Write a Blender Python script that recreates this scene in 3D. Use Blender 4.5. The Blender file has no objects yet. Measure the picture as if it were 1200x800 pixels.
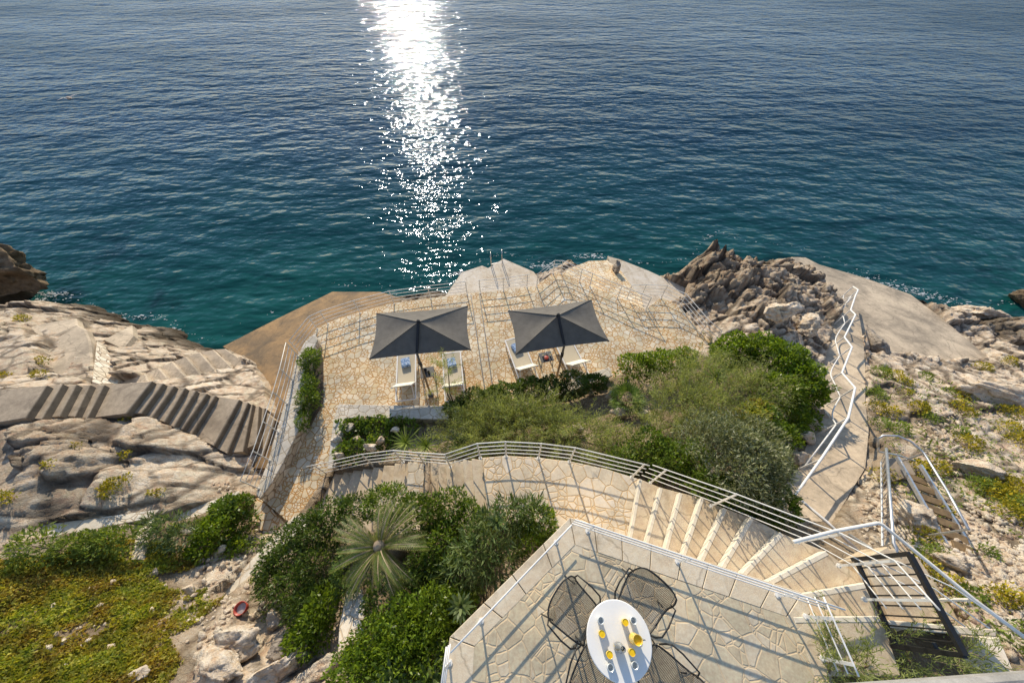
import bpy, math, random
import numpy as np
from mathutils import Vector, Matrix
from mathutils.geometry import tessellate_polygon

random.seed(7)
RNG = np.random.default_rng(11)
scene = bpy.context.scene
COL = scene.collection
R = math.radians

# ------------------------------------------------------------------ survey
# the photo was measured as bearings from the balcony; P() turns one bearing
# and a known level (metres above the sea) into a place in the world
CAM_Z = 14.0
PITCH = 53.4
FPX = 400.0
_s, _c = math.sin(R(PITCH)), math.cos(R(PITCH))
SUN_EL, SUN_AZ = 24.0, 13.3          # azimuth: degrees to the left of +Y

def ray(px, py):
    u, v = px - 600.0, py - 400.0
    return Vector((u, -_s * v + _c * FPX, -_c * v - _s * FPX))

def P(px, py, z):
    d = ray(px, py)
    t = (z - CAM_Z) / d.z
    return Vector((d.x * t, d.y * t, z))

def PL(pts, z=None):
    return [P(p[0], p[1], z if z is not None else p[2]) for p in pts]

# ------------------------------------------------------------------ objects
def link(o):
    COL.objects.link(o)
    return o

def tag(o, label=None, cat=None, group=None, kind=None):
    if label: o['label'] = label
    if cat: o['category'] = cat
    if group: o['group'] = group
    if kind: o['kind'] = kind
    return o

def empty(name, loc, label, cat, group=None, rz=0.0):
    o = bpy.data.objects.new(name, None)
    o.empty_display_size = 0.2
    o.location = loc
    o.rotation_euler = (0, 0, rz)
    link(o)
    return tag(o, label, cat, group)

def mesh_obj(name, verts, faces, mat, parent=None, smooth=False, local=False):
    """verts in world space unless local; parent is a thing whose origin they are stored against"""
    me = bpy.data.meshes.new(name)
    if parent is not None and not local:
        o_ = parent
        off = Vector((0, 0, 0))
        while o_ is not None:
            off += Vector(o_.location)
            o_ = o_.parent
        verts = [(v[0] - off.x, v[1] - off.y, v[2] - off.z) for v in verts]
    me.from_pydata([tuple(v) for v in verts], [], faces)
    me.materials.append(mat)
    if smooth:
        me.polygons.foreach_set('use_smooth', [True] * len(me.polygons))
    me.update()
    o = bpy.data.objects.new(name, me)
    link(o)
    if parent is not None:
        o.parent = parent
    return o

def np_obj(name, V, F, mat, parent=None, smooth=False):
    """fast path: V (n,3), F (m,k) numpy"""
    me = bpy.data.meshes.new(name)
    V = np.asarray(V, dtype=np.float32)
    if parent is not None:
        V = V - np.array(parent.location, dtype=np.float32)
    F = np.asarray(F, dtype=np.int32)
    k = F.shape[1]
    me.vertices.add(len(V)); me.vertices.foreach_set('co', V.ravel())
    me.loops.add(F.size); me.loops.foreach_set('vertex_index', F.ravel())
    me.polygons.add(len(F))
    me.polygons.foreach_set('loop_start', np.arange(0, F.size, k, dtype=np.int32))
    me.polygons.foreach_set('loop_total', np.full(len(F), k, dtype=np.int32))
    if smooth:
        me.polygons.foreach_set('use_smooth', np.ones(len(F), dtype=bool))
    me.materials.append(mat)
    me.update(calc_edges=True)
    me.validate()
    o = bpy.data.objects.new(name, me)
    link(o)
    if parent is not None:
        o.parent = parent
    return o

def copy_tree(o, parent=None):
    c = o.copy(); COL.objects.link(c)
    if parent is not None:
        c.parent = parent
    for ch in list(o.children):
        copy_tree(ch, c)
    return c

class MB:
    def __init__(self):
        self.v = []; self.f = []
    def add(self, vs, fs):
        n = len(self.v)
        self.v += [tuple(x) for x in vs]
        self.f += [tuple(i + n for i in f) for f in fs]
        return self
    def box(self, c, size, rz=0.0, bevel=0.0):
        sx, sy, sz = size[0] / 2, size[1] / 2, size[2] / 2
        b = min(bevel, sx * .9, sy * .9, sz * .9)
        ca, sa = math.cos(rz), math.sin(rz)
        def T(x, y, z):
            return (c[0] + x * ca - y * sa, c[1] + x * sa + y * ca, c[2] + z)
        if b <= 0:
            vs = [T(x, y, z) for z in (-sz, sz) for x, y in ((-sx, -sy), (sx, -sy), (sx, sy), (-sx, sy))]
            fs = [(3, 2, 1, 0), (4, 5, 6, 7), (0, 1, 5, 4), (1, 2, 6, 5), (2, 3, 7, 6), (3, 0, 4, 7)]
            return self.add(vs, fs)
        rings = [(-sz, b), (-sz + b, 0), (sz - b, 0), (sz, b)]
        vs = []
        for z, ins in rings:
            x, y = sx - ins, sy - ins
            vs += [T(-x, -y, z), T(x, -y, z), T(x, y, z), T(-x, y, z)]
        fs = [(3, 2, 1, 0), (12, 13, 14, 15)]
        for k in range(3):
            for i in range(4):
                j = (i + 1) % 4
                fs.append((k * 4 + i, k * 4 + j, k * 4 + 4 + j, k * 4 + 4 + i))
        return self.add(vs, fs)
    def tube(self, pts, r, n=6, caps=True, closed=False):
        pts = [Vector(p) for p in pts]
        m = len(pts)
        rs = r if isinstance(r, (list, tuple)) else [r] * m
        prev = None
        vs, fs = [], []
        for i, p in enumerate(pts):
            if closed:
                t = pts[(i + 1) % m] - pts[i - 1]
            elif i == 0: t = pts[1] - p
            elif i == m - 1: t = p - pts[-2]
            else: t = (pts[i + 1] - p).normalized() + (p - pts[i - 1]).normalized()
            if t.length < 1e-9: t = Vector((0, 0, 1))
            t.normalize()
            if prev is None:
                a = Vector((0, 0, 1)) if abs(t.z) < .9 else Vector((1, 0, 0))
                nrm = (a - t * a.dot(t)).normalized()
            else:
                nrm = prev - t * prev.dot(t)
                if nrm.length < 1e-6:
                    a = Vector((0, 0, 1)) if abs(t.z) < .9 else Vector((1, 0, 0))
                    nrm = a - t * a.dot(t)
                nrm.normalize()
            prev = nrm
            b = t.cross(nrm)
            for k in range(n):
                a = 2 * math.pi * (k + .5) / n
                vs.append(p + (nrm * math.cos(a) + b * math.sin(a)) * rs[i])
        rng = m if closed else m - 1
        for i in range(rng):
            j = (i + 1) % m
            for k in range(n):
                l = (k + 1) % n
                fs.append((i * n + k, i * n + l, j * n + l, j * n + k))
        if caps and not closed:
            fs.append(tuple(range(n - 1, -1, -1)))
            fs.append(tuple(range((m - 1) * n, m * n)))
        return self.add(vs, fs)
    def bar(self, a, b, w, h, up=(0, 0, 1)):
        a, b = Vector(a), Vector(b)
        t = (b - a).normalized()
        u = Vector(up)
        s = t.cross(u)
        if s.length < 1e-5: s = t.cross(Vector((1, 0, 0)))
        s.normalize(); u = s.cross(t)
        vs = []
        for p in (a, b):
            for x, y in ((-1, -1), (1, -1), (1, 1), (-1, 1)):
                vs.append(p + s * (x * w / 2) + u * (y * h / 2))
        return self.add(vs, [(3, 2, 1, 0), (4, 5, 6, 7), (0, 1, 5, 4), (1, 2, 6, 5), (2, 3, 7, 6), (3, 0, 4, 7)])
    def prism(self, top, depth, bottom_z=None, bevel=0.0):
        """top: list of 3d points (any winding); sides go straight down"""
        top = [Vector(p) for p in top]
        area = sum(top[i].x * top[(i + 1) % len(top)].y - top[(i + 1) % len(top)].x * top[i].y for i in range(len(top)))
        if area < 0: top = top[::-1]
        n = len(top)
        if bevel > 0:
            c = [Vector() for _ in top]
            inner = []
            for i in range(n):
                p, a, b = top[i], top[i - 1], top[(i + 1) % n]
                d1 = Vector((p.x - a.x, p.y - a.y, 0)).normalized(); d2 = Vector((b.x - p.x, b.y - p.y, 0)).normalized()
                nn = Vector((-d1.y - d2.y, d1.x + d2.x, 0))
                if nn.length < 1e-6: nn = Vector((-d1.y, d1.x, 0))
                nn.normalize()
                k = max(.4, nn.dot(Vector((-d1.y, d1.x, 0))))
                inner.append(p + nn * (bevel / k))
            rim = [p - Vector((0, 0, bevel)) for p in top]
            vs = inner + rim
            tri = tessellate_polygon([inner])
            fs = []
            for t in tri:
                t = tuple(t)
                a, b, c2 = (inner[i] for i in t)
                if (b - a).cross(c2 - a).z < 0: t = t[::-1]
                fs.append(t)
            for i in range(n):
                j = (i + 1) % n
                fs.append((n + i, n + j, j, i))
            base = n; ringtop = rim
        else:
            vs = list(top)
            fs = []
            for t in tessellate_polygon([top]):
                t = tuple(t)
                a, b, c2 = (top[i] for i in t)
                if (b - a).cross(c2 - a).z < 0: t = t[::-1]
                fs.append(t)
            base = 0; ringtop = top
        low = [Vector((p.x, p.y, (p.z - depth) if bottom_z is None else bottom_z)) for p in top]
        o = len(vs)
        vs += low
        for i in range(n):
            j = (i + 1) % n
            fs.append((o + i, o + j, base + j, base + i))
        return self.add(vs, fs)
    def lathe(self, prof, c=(0, 0, 0), n=20):
        vs, fs = [], []
        for r, z in prof:
            for k in range(n):
                a = 2 * math.pi * k / n
                vs.append((c[0] + r * math.cos(a), c[1] + r * math.sin(a), c[2] + z))
        m = len(prof)
        for i in range(m - 1):
            for k in range(n):
                l = (k + 1) % n
                fs.append((i * n + k, i * n + l, (i + 1) * n + l, (i + 1) * n + k))
        return self.add(vs, fs)
    def build(self, name, mat, parent=None, smooth=False, local=False):
        return mesh_obj(name, self.v, self.f, mat, parent, smooth, local)

CLAMP = []     # (xy polygon, plane coefficients, gap): ground stays below these
def clamp(pts, gap=.12):
    A = np.array([[p.x, p.y, 1.0] for p in pts]); zz = np.array([p.z for p in pts])
    co, *_ = np.linalg.lstsq(A, zz, rcond=None)
    if np.abs(A @ co - zz).max() < 1e-3 or len(pts) == 3: pass
    CLAMP.append((A[:, :2], co, gap))

def centroid(pts):
    c = Vector((0, 0, 0))
    for p in pts: c += Vector(p)
    return c / len(pts)

# ------------------------------------------------------------------ noise
def _hash(ix, iy, seed):
    h = (ix.astype(np.int64) * 374761393 + iy.astype(np.int64) * 668265263 + seed * 1274126177) & 0xffffffff
    h = ((h ^ (h >> 13)) * 1274126177) & 0xffffffff
    h = (h ^ (h >> 16)) & 0xffffffff
    h = (h * 2246822519) & 0xffffffff
    return ((h ^ (h >> 15)) & 0xffffff) / float(0xffffff)

def vnoise(x, y, seed=0):
    ix, iy = np.floor(x), np.floor(y)
    fx, fy = x - ix, y - iy
    fx = fx * fx * (3 - 2 * fx); fy = fy * fy * (3 - 2 * fy)
    a = _hash(ix, iy, seed); b = _hash(ix + 1, iy, seed)
    c = _hash(ix, iy + 1, seed); d = _hash(ix + 1, iy + 1, seed)
    return (a + (b - a) * fx + (c - a) * fy + (a - b - c + d) * fx * fy) * 2 - 1

def fbm(x, y, o=4, seed=0):
    s = 0; a = .5
    for i in range(o):
        s = s + a * vnoise(x * 2 ** i + 17.3 * i, y * 2 ** i - 9.1 * i, seed + i)
        a *= .5
    return s

def facet(x, y, seed=0, tilt=.8):
    """broken-rock noise: every cell a tilted plane; returns height and crack distance"""
    ix, iy = np.floor(x), np.floor(y)
    d1 = np.full(x.shape, 9.0); d2 = np.full(x.shape, 9.0); h = np.zeros(x.shape)
    for dx in (-1, 0, 1):
        for dy in (-1, 0, 1):
            cx, cy = ix + dx, iy + dy
            px = cx + _hash(cx, cy, seed); py = cy + _hash(cx, cy, seed + 1)
            rx, ry = x - px, y - py
            d = np.sqrt(rx * rx + ry * ry)
            hh = (_hash(cx, cy, seed + 2) - .5) + tilt * ((_hash(cx, cy, seed + 3) - .5) * rx + (_hash(cx, cy, seed + 4) - .5) * ry)
            near = d < d1
            d2 = np.where(near, d1, np.minimum(d2, d))
            h = np.where(near, hh, h)
            d1 = np.where(near, d, d1)
    return h, d2 - d1
# ------------------------------------------------------------------ materials
def new_mat(name):
    m = bpy.data.materials.new(name); m.use_nodes = True
    nt = m.node_tree
    b = nt.nodes['Principled BSDF']
    return m, nt, b

class G:
    """tiny node helper"""
    def __init__(self, nt): self.nt = nt
    def n(self, typ, **kw):
        nd = self.nt.nodes.new(typ)
        for k, v in kw.items():
            if k.startswith('_'): setattr(nd, k[1:], v)
            else: nd.inputs[k.replace('__', ' ')].default_value = v
        return nd
    def l(self, a, b): self.nt.links.new(a, b)
    def pos(self):
        return self.n('ShaderNodeNewGeometry').outputs['Position']
    def noise(self, vec, scale, detail=4, rough=.55, dist=0.0):
        nd = self.n('ShaderNodeTexNoise', Scale=scale, Detail=detail, Roughness=rough, Distortion=dist)
        self.l(vec, nd.inputs['Vector'])
        return nd.outputs['Fac']
    def ramp(self, fac, stops, interp='LINEAR'):
        nd = self.nt.nodes.new('ShaderNodeValToRGB')
        cr = nd.color_ramp; cr.interpolation = interp
        while len(cr.elements) < len(stops): cr.elements.new(.5)
        for e, (p, c) in zip(cr.elements, stops):
            e.position = p
            e.color = (c, c, c, 1) if isinstance(c, (int, float)) else (*c, 1)
        self.l(fac, nd.inputs['Fac'])
        return nd.outputs['Color']
    def mix(self, fac, a, b, mode='MIX'):
        nd = self.nt.nodes.new('ShaderNodeMix'); nd.data_type = 'RGBA'; nd.blend_type = mode
        for v, s in ((fac, nd.inputs[0]), (a, nd.inputs[6]), (b, nd.inputs[7])):
            if hasattr(v, 'links') or hasattr(v, 'is_linked'): self.l(v, s)
            elif isinstance(v, (int, float)): s.default_value = v if s.type == 'VALUE' else (v, v, v, 1)
            else: s.default_value = (*v, 1)
        return nd.outputs[2]
    def math(self, op, a, b=None):
        nd = self.nt.nodes.new('ShaderNodeMath'); nd.operation = op
        for v, s in ((a, nd.inputs[0]), (b, nd.inputs[1])):
            if v is None: continue
            if isinstance(v, (int, float)): s.default_value = v
            else: self.l(v, s)
        return nd.outputs[0]
    def attr(self, name):
        return self.n('ShaderNodeAttribute', _attribute_name=name).outputs['Fac']
    def bump(self, height, strength=.5, dist=.02, normal=None):
        nd = self.n('ShaderNodeBump', Strength=strength, Distance=dist)
        self.l(height, nd.inputs['Height'])
        if normal is not None: self.l(normal, nd.inputs['Normal'])
        return nd.outputs['Normal']
    def scale(self, vec, s, rz=0.0):
        nd = self.n('ShaderNodeMapping')
        nd.inputs['Scale'].default_value = s
        nd.inputs['Rotation'].default_value = (0, 0, rz)
        self.l(vec, nd.inputs['Vector'])
        return nd.outputs['Vector']

def plain(name, col, rough=.5, metal=0.0, var=.12, scale=30, bump=0.0):
    m, nt, b = new_mat(name); g = G(nt)
    f = g.noise(g.pos(), scale, 3)
    lo = tuple(c * (1 - var) for c in col); hi = tuple(min(1, c * (1 + var)) for c in col)
    g.l(g.ramp(f, [(.3, lo), (.7, hi)]), b.inputs['Base Color'])
    b.inputs['Roughness'].default_value = rough
    b.inputs['Metallic'].default_value = metal
    if bump: g.l(g.bump(f, bump, .01), b.inputs['Normal'])
    return m

def flagstone(name, scale, stones, mortar, joint=.05, stain=None, rough=.75, raise_=.012):
    m, nt, b = new_mat(name); g = G(nt)
    pos = g.pos()
    warp = g.n('ShaderNodeTexNoise', Scale=2.3, Detail=2.0); g.l(pos, warp.inputs['Vector'])
    w = g.n('ShaderNodeVectorMath', _operation='MULTIPLY_ADD')
    g.l(warp.outputs['Color'], w.inputs[0]); w.inputs[1].default_value = (.09, .09, 0); g.l(pos, w.inputs[2])
    flat = g.n('ShaderNodeVectorMath', _operation='MULTIPLY'); g.l(w.outputs[0], flat.inputs[0]); flat.inputs[1].default_value = (1, 1, 0)
    v1 = g.n('ShaderNodeTexVoronoi', _feature='DISTANCE_TO_EDGE', _voronoi_dimensions='2D', Scale=scale, Randomness=.95)
    v2 = g.n('ShaderNodeTexVoronoi', _feature='F1', _voronoi_dimensions='2D', Scale=scale, Randomness=.95)
    g.l(flat.outputs[0], v1.inputs['Vector']); g.l(flat.outputs[0], v2.inputs['Vector'])
    # a share of the cells is broken again into smaller pieces
    v3 = g.n('ShaderNodeTexVoronoi', _feature='DISTANCE_TO_EDGE', _voronoi_dimensions='2D', Scale=scale * 1.75, Randomness=1.0)
    v4 = g.n('ShaderNodeTexVoronoi', _feature='F1', _voronoi_dimensions='2D', Scale=scale * 1.75, Randomness=1.0)
    g.l(flat.outputs[0], v3.inputs['Vector']); g.l(flat.outputs[0], v4.inputs['Vector'])
    c0 = g.n('ShaderNodeSeparateColor'); g.l(v2.outputs['Color'], c0.inputs[0])
    split = g.math('GREATER_THAN', c0.outputs[2], .52)
    e2 = g.math('DIVIDE', v3.outputs['Distance'], 1.75)
    e2 = g.math('ADD', e2, g.math('SUBTRACT', 1.0, split))
    edge = g.math('MINIMUM', v1.outputs['Distance'], e2)
    ccol = g.mix(split, v2.outputs['Color'], v4.outputs['Color'])
    jn = g.noise(pos, 25, 2)
    jw = g.math('MULTIPLY_ADD', jn, joint * .8); nt.nodes[-1].inputs[2].default_value = joint * .25
    ed = g.math('SUBTRACT', edge, jw)
    k = g.ramp(ed, [(0.0, 0.0), (.035, 1.0)])
    cell = g.n('ShaderNodeSeparateColor'); g.l(ccol, cell.inputs[0])
    n = len(stones)
    sc = g.ramp(cell.outputs[0], [((i + .5) / n, c) for i, c in enumerate(stones)], 'CONSTANT' if n > 4 else 'LINEAR')
    fine = g.noise(pos, 22, 5, .65)
    sc = g.mix(.45, sc, g.ramp(fine, [(.25, .35), (.75, .95)]), 'OVERLAY')
    mt = g.mix(g.noise(pos, 3.0, 3), mortar, tuple(c * 1.5 for c in mortar))
    col = g.mix(k, mt, sc)
    if stain:
        big = g.ramp(g.noise(pos, .55, 5, .6), [(.45, 0.0), (.72, 1.0)])
        col = g.mix(g.math('MULTIPLY', big, .65), col, g.mix(1.0, col, stain, 'MULTIPLY'))
    dirt = g.ramp(g.noise(pos, 1.1, 7, .7), [(.3, .58), (.6, 1.0)])
    col = g.mix(1.0, col, dirt, 'MULTIPLY')
    g.l(col, b.inputs['Base Color'])
    b.inputs['Roughness'].default_value = rough
    hh = g.math('MULTIPLY_ADD', fine, .35); g.l(k, nt.nodes[-1].inputs[2])
    hh2 = g.math('ADD', hh, g.math('MULTIPLY', cell.outputs[1], .5))
    g.l(g.bump(hh2, .6, raise_), b.inputs['Normal'])
    return m

def rubble_wall(name, scale, stones, mortar):
    m, nt, b = new_mat(name); g = G(nt)
    pos = g.scale(g.pos(), (1, 1, 1.5))
    v1 = g.n('ShaderNodeTexVoronoi', _feature='DISTANCE_TO_EDGE', Scale=scale, Randomness=.9)
    v2 = g.n('ShaderNodeTexVoronoi', _feature='F1', Scale=scale, Randomness=.9)
    g.l(pos, v1.inputs['Vector']); g.l(pos, v2.inputs['Vector'])
    k = g.ramp(v1.outputs['Distance'], [(.02, 0.0), (.07, 1.0)])
    cell = g.n('ShaderNodeSeparateColor'); g.l(v2.outputs['Color'], cell.inputs[0])
    sc = g.ramp(cell.outputs[0], [(.2, stones[0]), (.8, stones[1])])
    fine = g.noise(pos, 18, 5, .65)
    sc = g.mix(.5, sc, g.ramp(fine, [(.25, .3), (.75, .95)]), 'OVERLAY')
    g.l(g.mix(k, mortar, sc), b.inputs['Base Color'])
    b.inputs['Roughness'].default_value = .85
    hh = g.math('MULTIPLY_ADD', fine, .4); g.l(k, nt.nodes[-1].inputs[2])
    g.l(g.bump(hh, .8, .02), b.inputs['Normal'])
    return m

def concrete(name, col, stain, amount=.6, big=.7, rough=.85):
    m, nt, b = new_mat(name); g = G(nt)
    pos = g.pos()
    a = g.noise(pos, big, 6, .62, .4); c = g.noise(pos, 9, 6, .7); d = g.noise(pos, 60, 3, .7)
    base = g.mix(g.ramp(a, [(.38, 0.0), (.66, amount)]), col, stain)
    base = g.mix(.4, base, g.ramp(c, [(.3, .3), (.7, .75)]), 'OVERLAY')
    base = g.mix(.35, base, g.ramp(d, [(.3, .35), (.7, .7)]), 'OVERLAY')
    cr = g.n('ShaderNodeTexVoronoi', _feature='DISTANCE_TO_EDGE', Scale=.55, Randomness=1.0)
    wv = g.n('ShaderNodeVectorMath', _operation='MULTIPLY_ADD')
    wn = g.n('ShaderNodeTexNoise', Scale=1.5, Detail=5.0); g.l(pos, wn.inputs['Vector'])
    g.l(wn.outputs['Color'], wv.inputs[0]); wv.inputs[1].default_value = (.7, .7, .7); g.l(pos, wv.inputs[2])
    g.l(wv.outputs[0], cr.inputs['Vector'])
    base = g.mix(g.ramp(cr.outputs['Distance'], [(.002, .45), (.009, 0.0)]), base, tuple(x * .35 for x in stain))
    base = g.mix(g.ramp(g.noise(pos, 1.9, 8, .72, .6), [(.54, 0.0), (.66, .55)]), base, tuple(x * .62 for x in stain))
    base = g.mix(g.ramp(g.noise(g.scale(pos, (1, 1, 1), .9), 2.7, 7, .72, .3), [(.58, 0.0), (.72, .5)]), base, tuple(min(.85, x * 1.35) for x in col))
    g.l(base, b.inputs['Base Color'])
    b.inputs['Roughness'].default_value = rough
    hh = g.math('ADD', c, g.math('MULTIPLY', d, .4))
    g.l(g.bump(hh, .5, .012), b.inputs['Normal'])
    return m

def leaf_mat(name, cols, trans=.35, rough=.45, patch=None):
    """cols: list of colours picked per leaf; patch: second colour set mixed by a broad world noise"""
    m, nt, b = new_mat(name); g = G(nt)
    isl = g.n('ShaderNodeNewGeometry').outputs['Random Per Island']
    n = len(cols)
    c = g.ramp(isl, [(i / max(1, n - 1), x) for i, x in enumerate(cols)])
    pos = g.pos()
    if patch:
        c2 = g.ramp(isl, [(i / max(1, len(patch) - 1), x) for i, x in enumerate(patch)])
        c = g.mix(g.ramp(g.noise(pos, 1.5, 6, .72), [(.45, 0.0), (.58, 1.0)]), c, c2)
    c = g.mix(1.0, c, g.ramp(g.noise(pos, 2.2, 3), [(.3, .6), (.7, 1.15)]), 'MULTIPLY')
    g.l(c, b.inputs['Base Color'])
    b.inputs['Roughness'].default_value = rough
    b.inputs['Specular IOR Level'].default_value = .35
    t = g.n('ShaderNodeBsdfTranslucent')
    g.l(g.mix(1.0, c, (1.25, 1.2, .5), 'MULTIPLY'), t.inputs['Color'])
    mx = g.n('ShaderNodeMixShader', Fac=trans)
    g.l(b.outputs[0], mx.inputs[1]); g.l(t.outputs[0], mx.inputs[2])
    g.l(mx.outputs[0], nt.nodes['Material Output'].inputs['Surface'])
    return m

def rock_mat(name, light, dark, soil=False, crackattr=False):
    m, nt, b = new_mat(name); g = G(nt)
    pos = g.pos()
    a = g.noise(pos, .8, 6, .65, .5); c = g.noise(pos, 5, 8, .7, .3); d = g.noise(pos, 28, 5, .75)
    col = g.mix(g.ramp(a, [(.38, 0.0), (.65, 1.0)]), light, dark)
    # warm ochre runs and pale lichen
    col = g.mix(g.ramp(g.noise(pos, 1.7, 5, .7), [(.56, 0.0), (.72, .45)]), col, (.40, .25, .12))
    col = g.mix(g.ramp(g.noise(pos, 2.6, 6, .75), [(.57, 0.0), (.72, .42)]), col, (.26, .235, .20))
    col = g.mix(.75, col, g.ramp(c, [(.28, .18), (.5, .55), (.72, .85)]), 'OVERLAY')
    col = g.mix(.45, col, g.ramp(d, [(.3, .25), (.7, .75)]), 'OVERLAY')
    # fine fissures
    st = g.scale(pos, (1.0, 2.2, 2.6), R(24))
    wn = g.n('ShaderNodeTexNoise', Scale=2.2, Detail=4.0); g.l(st, wn.inputs['Vector'])
    wv = g.n('ShaderNodeVectorMath', _operation='MULTIPLY_ADD')
    g.l(wn.outputs['Color'], wv.inputs[0]); wv.inputs[1].default_value = (.5, .5, .5); g.l(st, wv.inputs[2])
    vo = g.n('ShaderNodeTexVoronoi', _feature='DISTANCE_TO_EDGE', Scale=2.1, Randomness=1.0); g.l(wv.outputs[0], vo.inputs['Vector'])
    fis = g.ramp(vo.outputs['Distance'], [(.0, 1.0), (.02, 0.0)])
    col = g.mix(g.math('MULTIPLY', fis, g.ramp(c, [(.5, 0.0), (.66, .55)])), col, (.22, .17, .12))
    if soil:
        col = g.mix(g.attr('grey'), col, g.mix(1.0, col, (.50, .46, .42), 'MULTIPLY'))
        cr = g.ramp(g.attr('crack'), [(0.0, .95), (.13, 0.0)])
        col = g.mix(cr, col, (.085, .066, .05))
        sn = g.ramp(g.noise(pos, 14, 5, .7), [(.3, 0.0), (.7, 1.0)])
        so = g.mix(sn, (.17, .115, .065), (.36, .28, .185))
        col = g.mix(g.attr('soil'), col, so)
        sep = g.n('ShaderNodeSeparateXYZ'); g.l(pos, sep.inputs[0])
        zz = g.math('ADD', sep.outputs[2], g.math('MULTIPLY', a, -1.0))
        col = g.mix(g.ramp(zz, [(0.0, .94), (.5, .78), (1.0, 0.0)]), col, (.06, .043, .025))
    g.l(col, b.inputs['Base Color'])
    b.inputs['Roughness'].default_value = .88
    b.inputs['Specular IOR Level'].default_value = .25
    hh = g.math('ADD', c, g.math('MULTIPLY', d, .45))
    hh = g.math('SUBTRACT', hh, g.math('MULTIPLY', fis, .12))
    g.l(g.bump(hh, 1.0, .085), b.inputs['Normal'])
    return m

M = {}
M['flag_sun'] = flagstone('golden_flagstone', 4.8, [(.70, .55, .34), (.82, .69, .47), (.76, .62, .41), (.86, .75, .54)], (.46, .255, .085), .055, (1.0, .80, .50))
M['flag_path'] = flagstone('pale_path_flagstone', 3.4, [(.68, .55, .39), (.78, .66, .48), (.73, .60, .43), (.82, .70, .53)], (.58, .42, .24), .03, (.98, .85, .66))
M['flag_near'] = flagstone('pale_flagstone', 3.7, [(.58, .465, .31), (.65, .53, .365), (.61, .495, .335), (.69, .565, .40)], (.60, .465, .295), .022, (.97, .86, .68), .75, .008)
M['flag_wall'] = flagstone('wall_top_stone', 3.6, [(.62, .54, .42), (.72, .64, .51), (.67, .59, .46), (.76, .68, .55)], (.44, .35, .24), .03, (.9, .82, .7))
M['coping'] = concrete('coping_stone', (.72, .60, .43), (.62, .49, .33), .7, 1.2, .7)
M['stair'] = concrete('beige_stair_concrete', (.62, .505, .36), (.50, .37, .22), .8, 1.3, .75)
M['riser_lit'] = plain('sunlit_riser_stone', (.74, .665, .53), .7, 0, .12, 14)  # paler riser tone with the sunlight on the curved steps painted in
M['conc'] = concrete('weathered_concrete', (.58, .465, .33), (.27, .22, .16), 1.0, .7)
M['conc_dark'] = concrete('old_step_concrete', (.48, .38, .265), (.27, .21, .145), .9, 1.1)
M['riser_dark'] = concrete('shaded_riser_concrete', (.20, .155, .105), (.12, .09, .06), .8, 1.5)  # dark riser tone paints in the shade on the left stair's risers
M['conc_brown'] = concrete('rust_stained_concrete', (.33, .20, .085), (.13, .09, .05), 1.0, .9)
M['conc_white'] = concrete('pale_concrete', (.72, .64, .52), (.52, .40, .26), .8, .9)
M['wall'] = rubble_wall('rubble_wall_stone', 3.2, ((.50, .41, .30), (.72, .62, .48)), (.30, .22, .14))
M['white'] = plain('white_paint', (.80, .78, .74), .4, 0, .06, 12)
M['white_rusty'] = plain('chalky_white_paint', (.80, .76, .68), .5, 0, .12, 5)
M['galv'] = plain('galvanised_steel', (.55, .55, .55), .38, .75, .12, 20)
M['steel'] = plain('stainless_steel', (.60, .56, .50), .28, .85, .1, 20)
M['black'] = plain('black_metal', (.018, .018, .018), .45, .2, .2, 20)
M['wood'] = plain('weathered_wood', (.23, .15, .07), .75, 0, .35, 9, .3)
M['pole'] = plain('brown_pole', (.20, .14, .085), .55, 0, .2, 9)
M['fabric'] = plain('canopy_fabric', (.145, .13, .108), .9, 0, .14, 5, .25)
M['fabric_dark'] = plain('dark_sleeve', (.02, .02, .022), .7, 0, .1, 40)
M['sling'] = plain('beige_sling', (.58, .50, .36), .85, 0, .1, 90, .1)
M['cream'] = plain('cream_cushion', (.78, .72, .58), .9, 0, .05, 40)
M['towel'] = None
M['grey_metal'] = plain('grey_table_metal', (.12, .12, .12), .5, .3, .1, 25)
M['table'] = plain('white_table_top', (.88, .86, .81), .35, 0, .03, 8)
M['glassw'] = plain('empty_tumbler', (.75, .78, .76), .12, 0, .04, 30)
M['juice'] = plain('orange_juice', (.92, .60, .015), .3, 0, .08, 30)
M['juice_glass'] = plain('juice_through_glass', (.90, .62, .10), .08, 0, .06, 30)
M['red'] = plain('red_plastic', (.42, .06, .035), .45, 0, .1, 20)
M['greyplastic'] = plain('grey_plastic', (.42, .40, .37), .5, 0, .2, 30)
M['rock'] = rock_mat('limestone', (.80, .65, .48), (.64, .51, .37))
M['rock_grey'] = rock_mat('grey_limestone', (.42, .36, .29), (.28, .235, .19))
M['rock_dark'] = rock_mat('dark_wet_rock', (.22, .155, .09), (.12, .085, .05))
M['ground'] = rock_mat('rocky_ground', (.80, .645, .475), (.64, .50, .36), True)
M['bark'] = plain('bark', (.22, .16, .11), .9, 0, .35, 18, .6)
M['trunk_pale'] = plain('pale_cut_wood', (.42, .31, .20), .85, 0, .25, 9, .4)
M['ledge'] = concrete('grey_ledge_stone', (.34, .325, .30), (.24, .23, .215), .7, 3)

def towel_mat():
    m, nt, b = new_mat('blue_towel'); g = G(nt)
    w = g.n('ShaderNodeTexNoise', Scale=18.0, Detail=2.0); g.l(g.pos(), w.inputs['Vector'])
    g.l(g.ramp(w.outputs['Fac'], [(.4, (.16, .26, .44)), (.52, (.30, .42, .62)), (.6, (.55, .64, .76))]), b.inputs['Base Color'])
    b.inputs['Roughness'].default_value = .95
    return m
M['towel'] = towel_mat()

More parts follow.
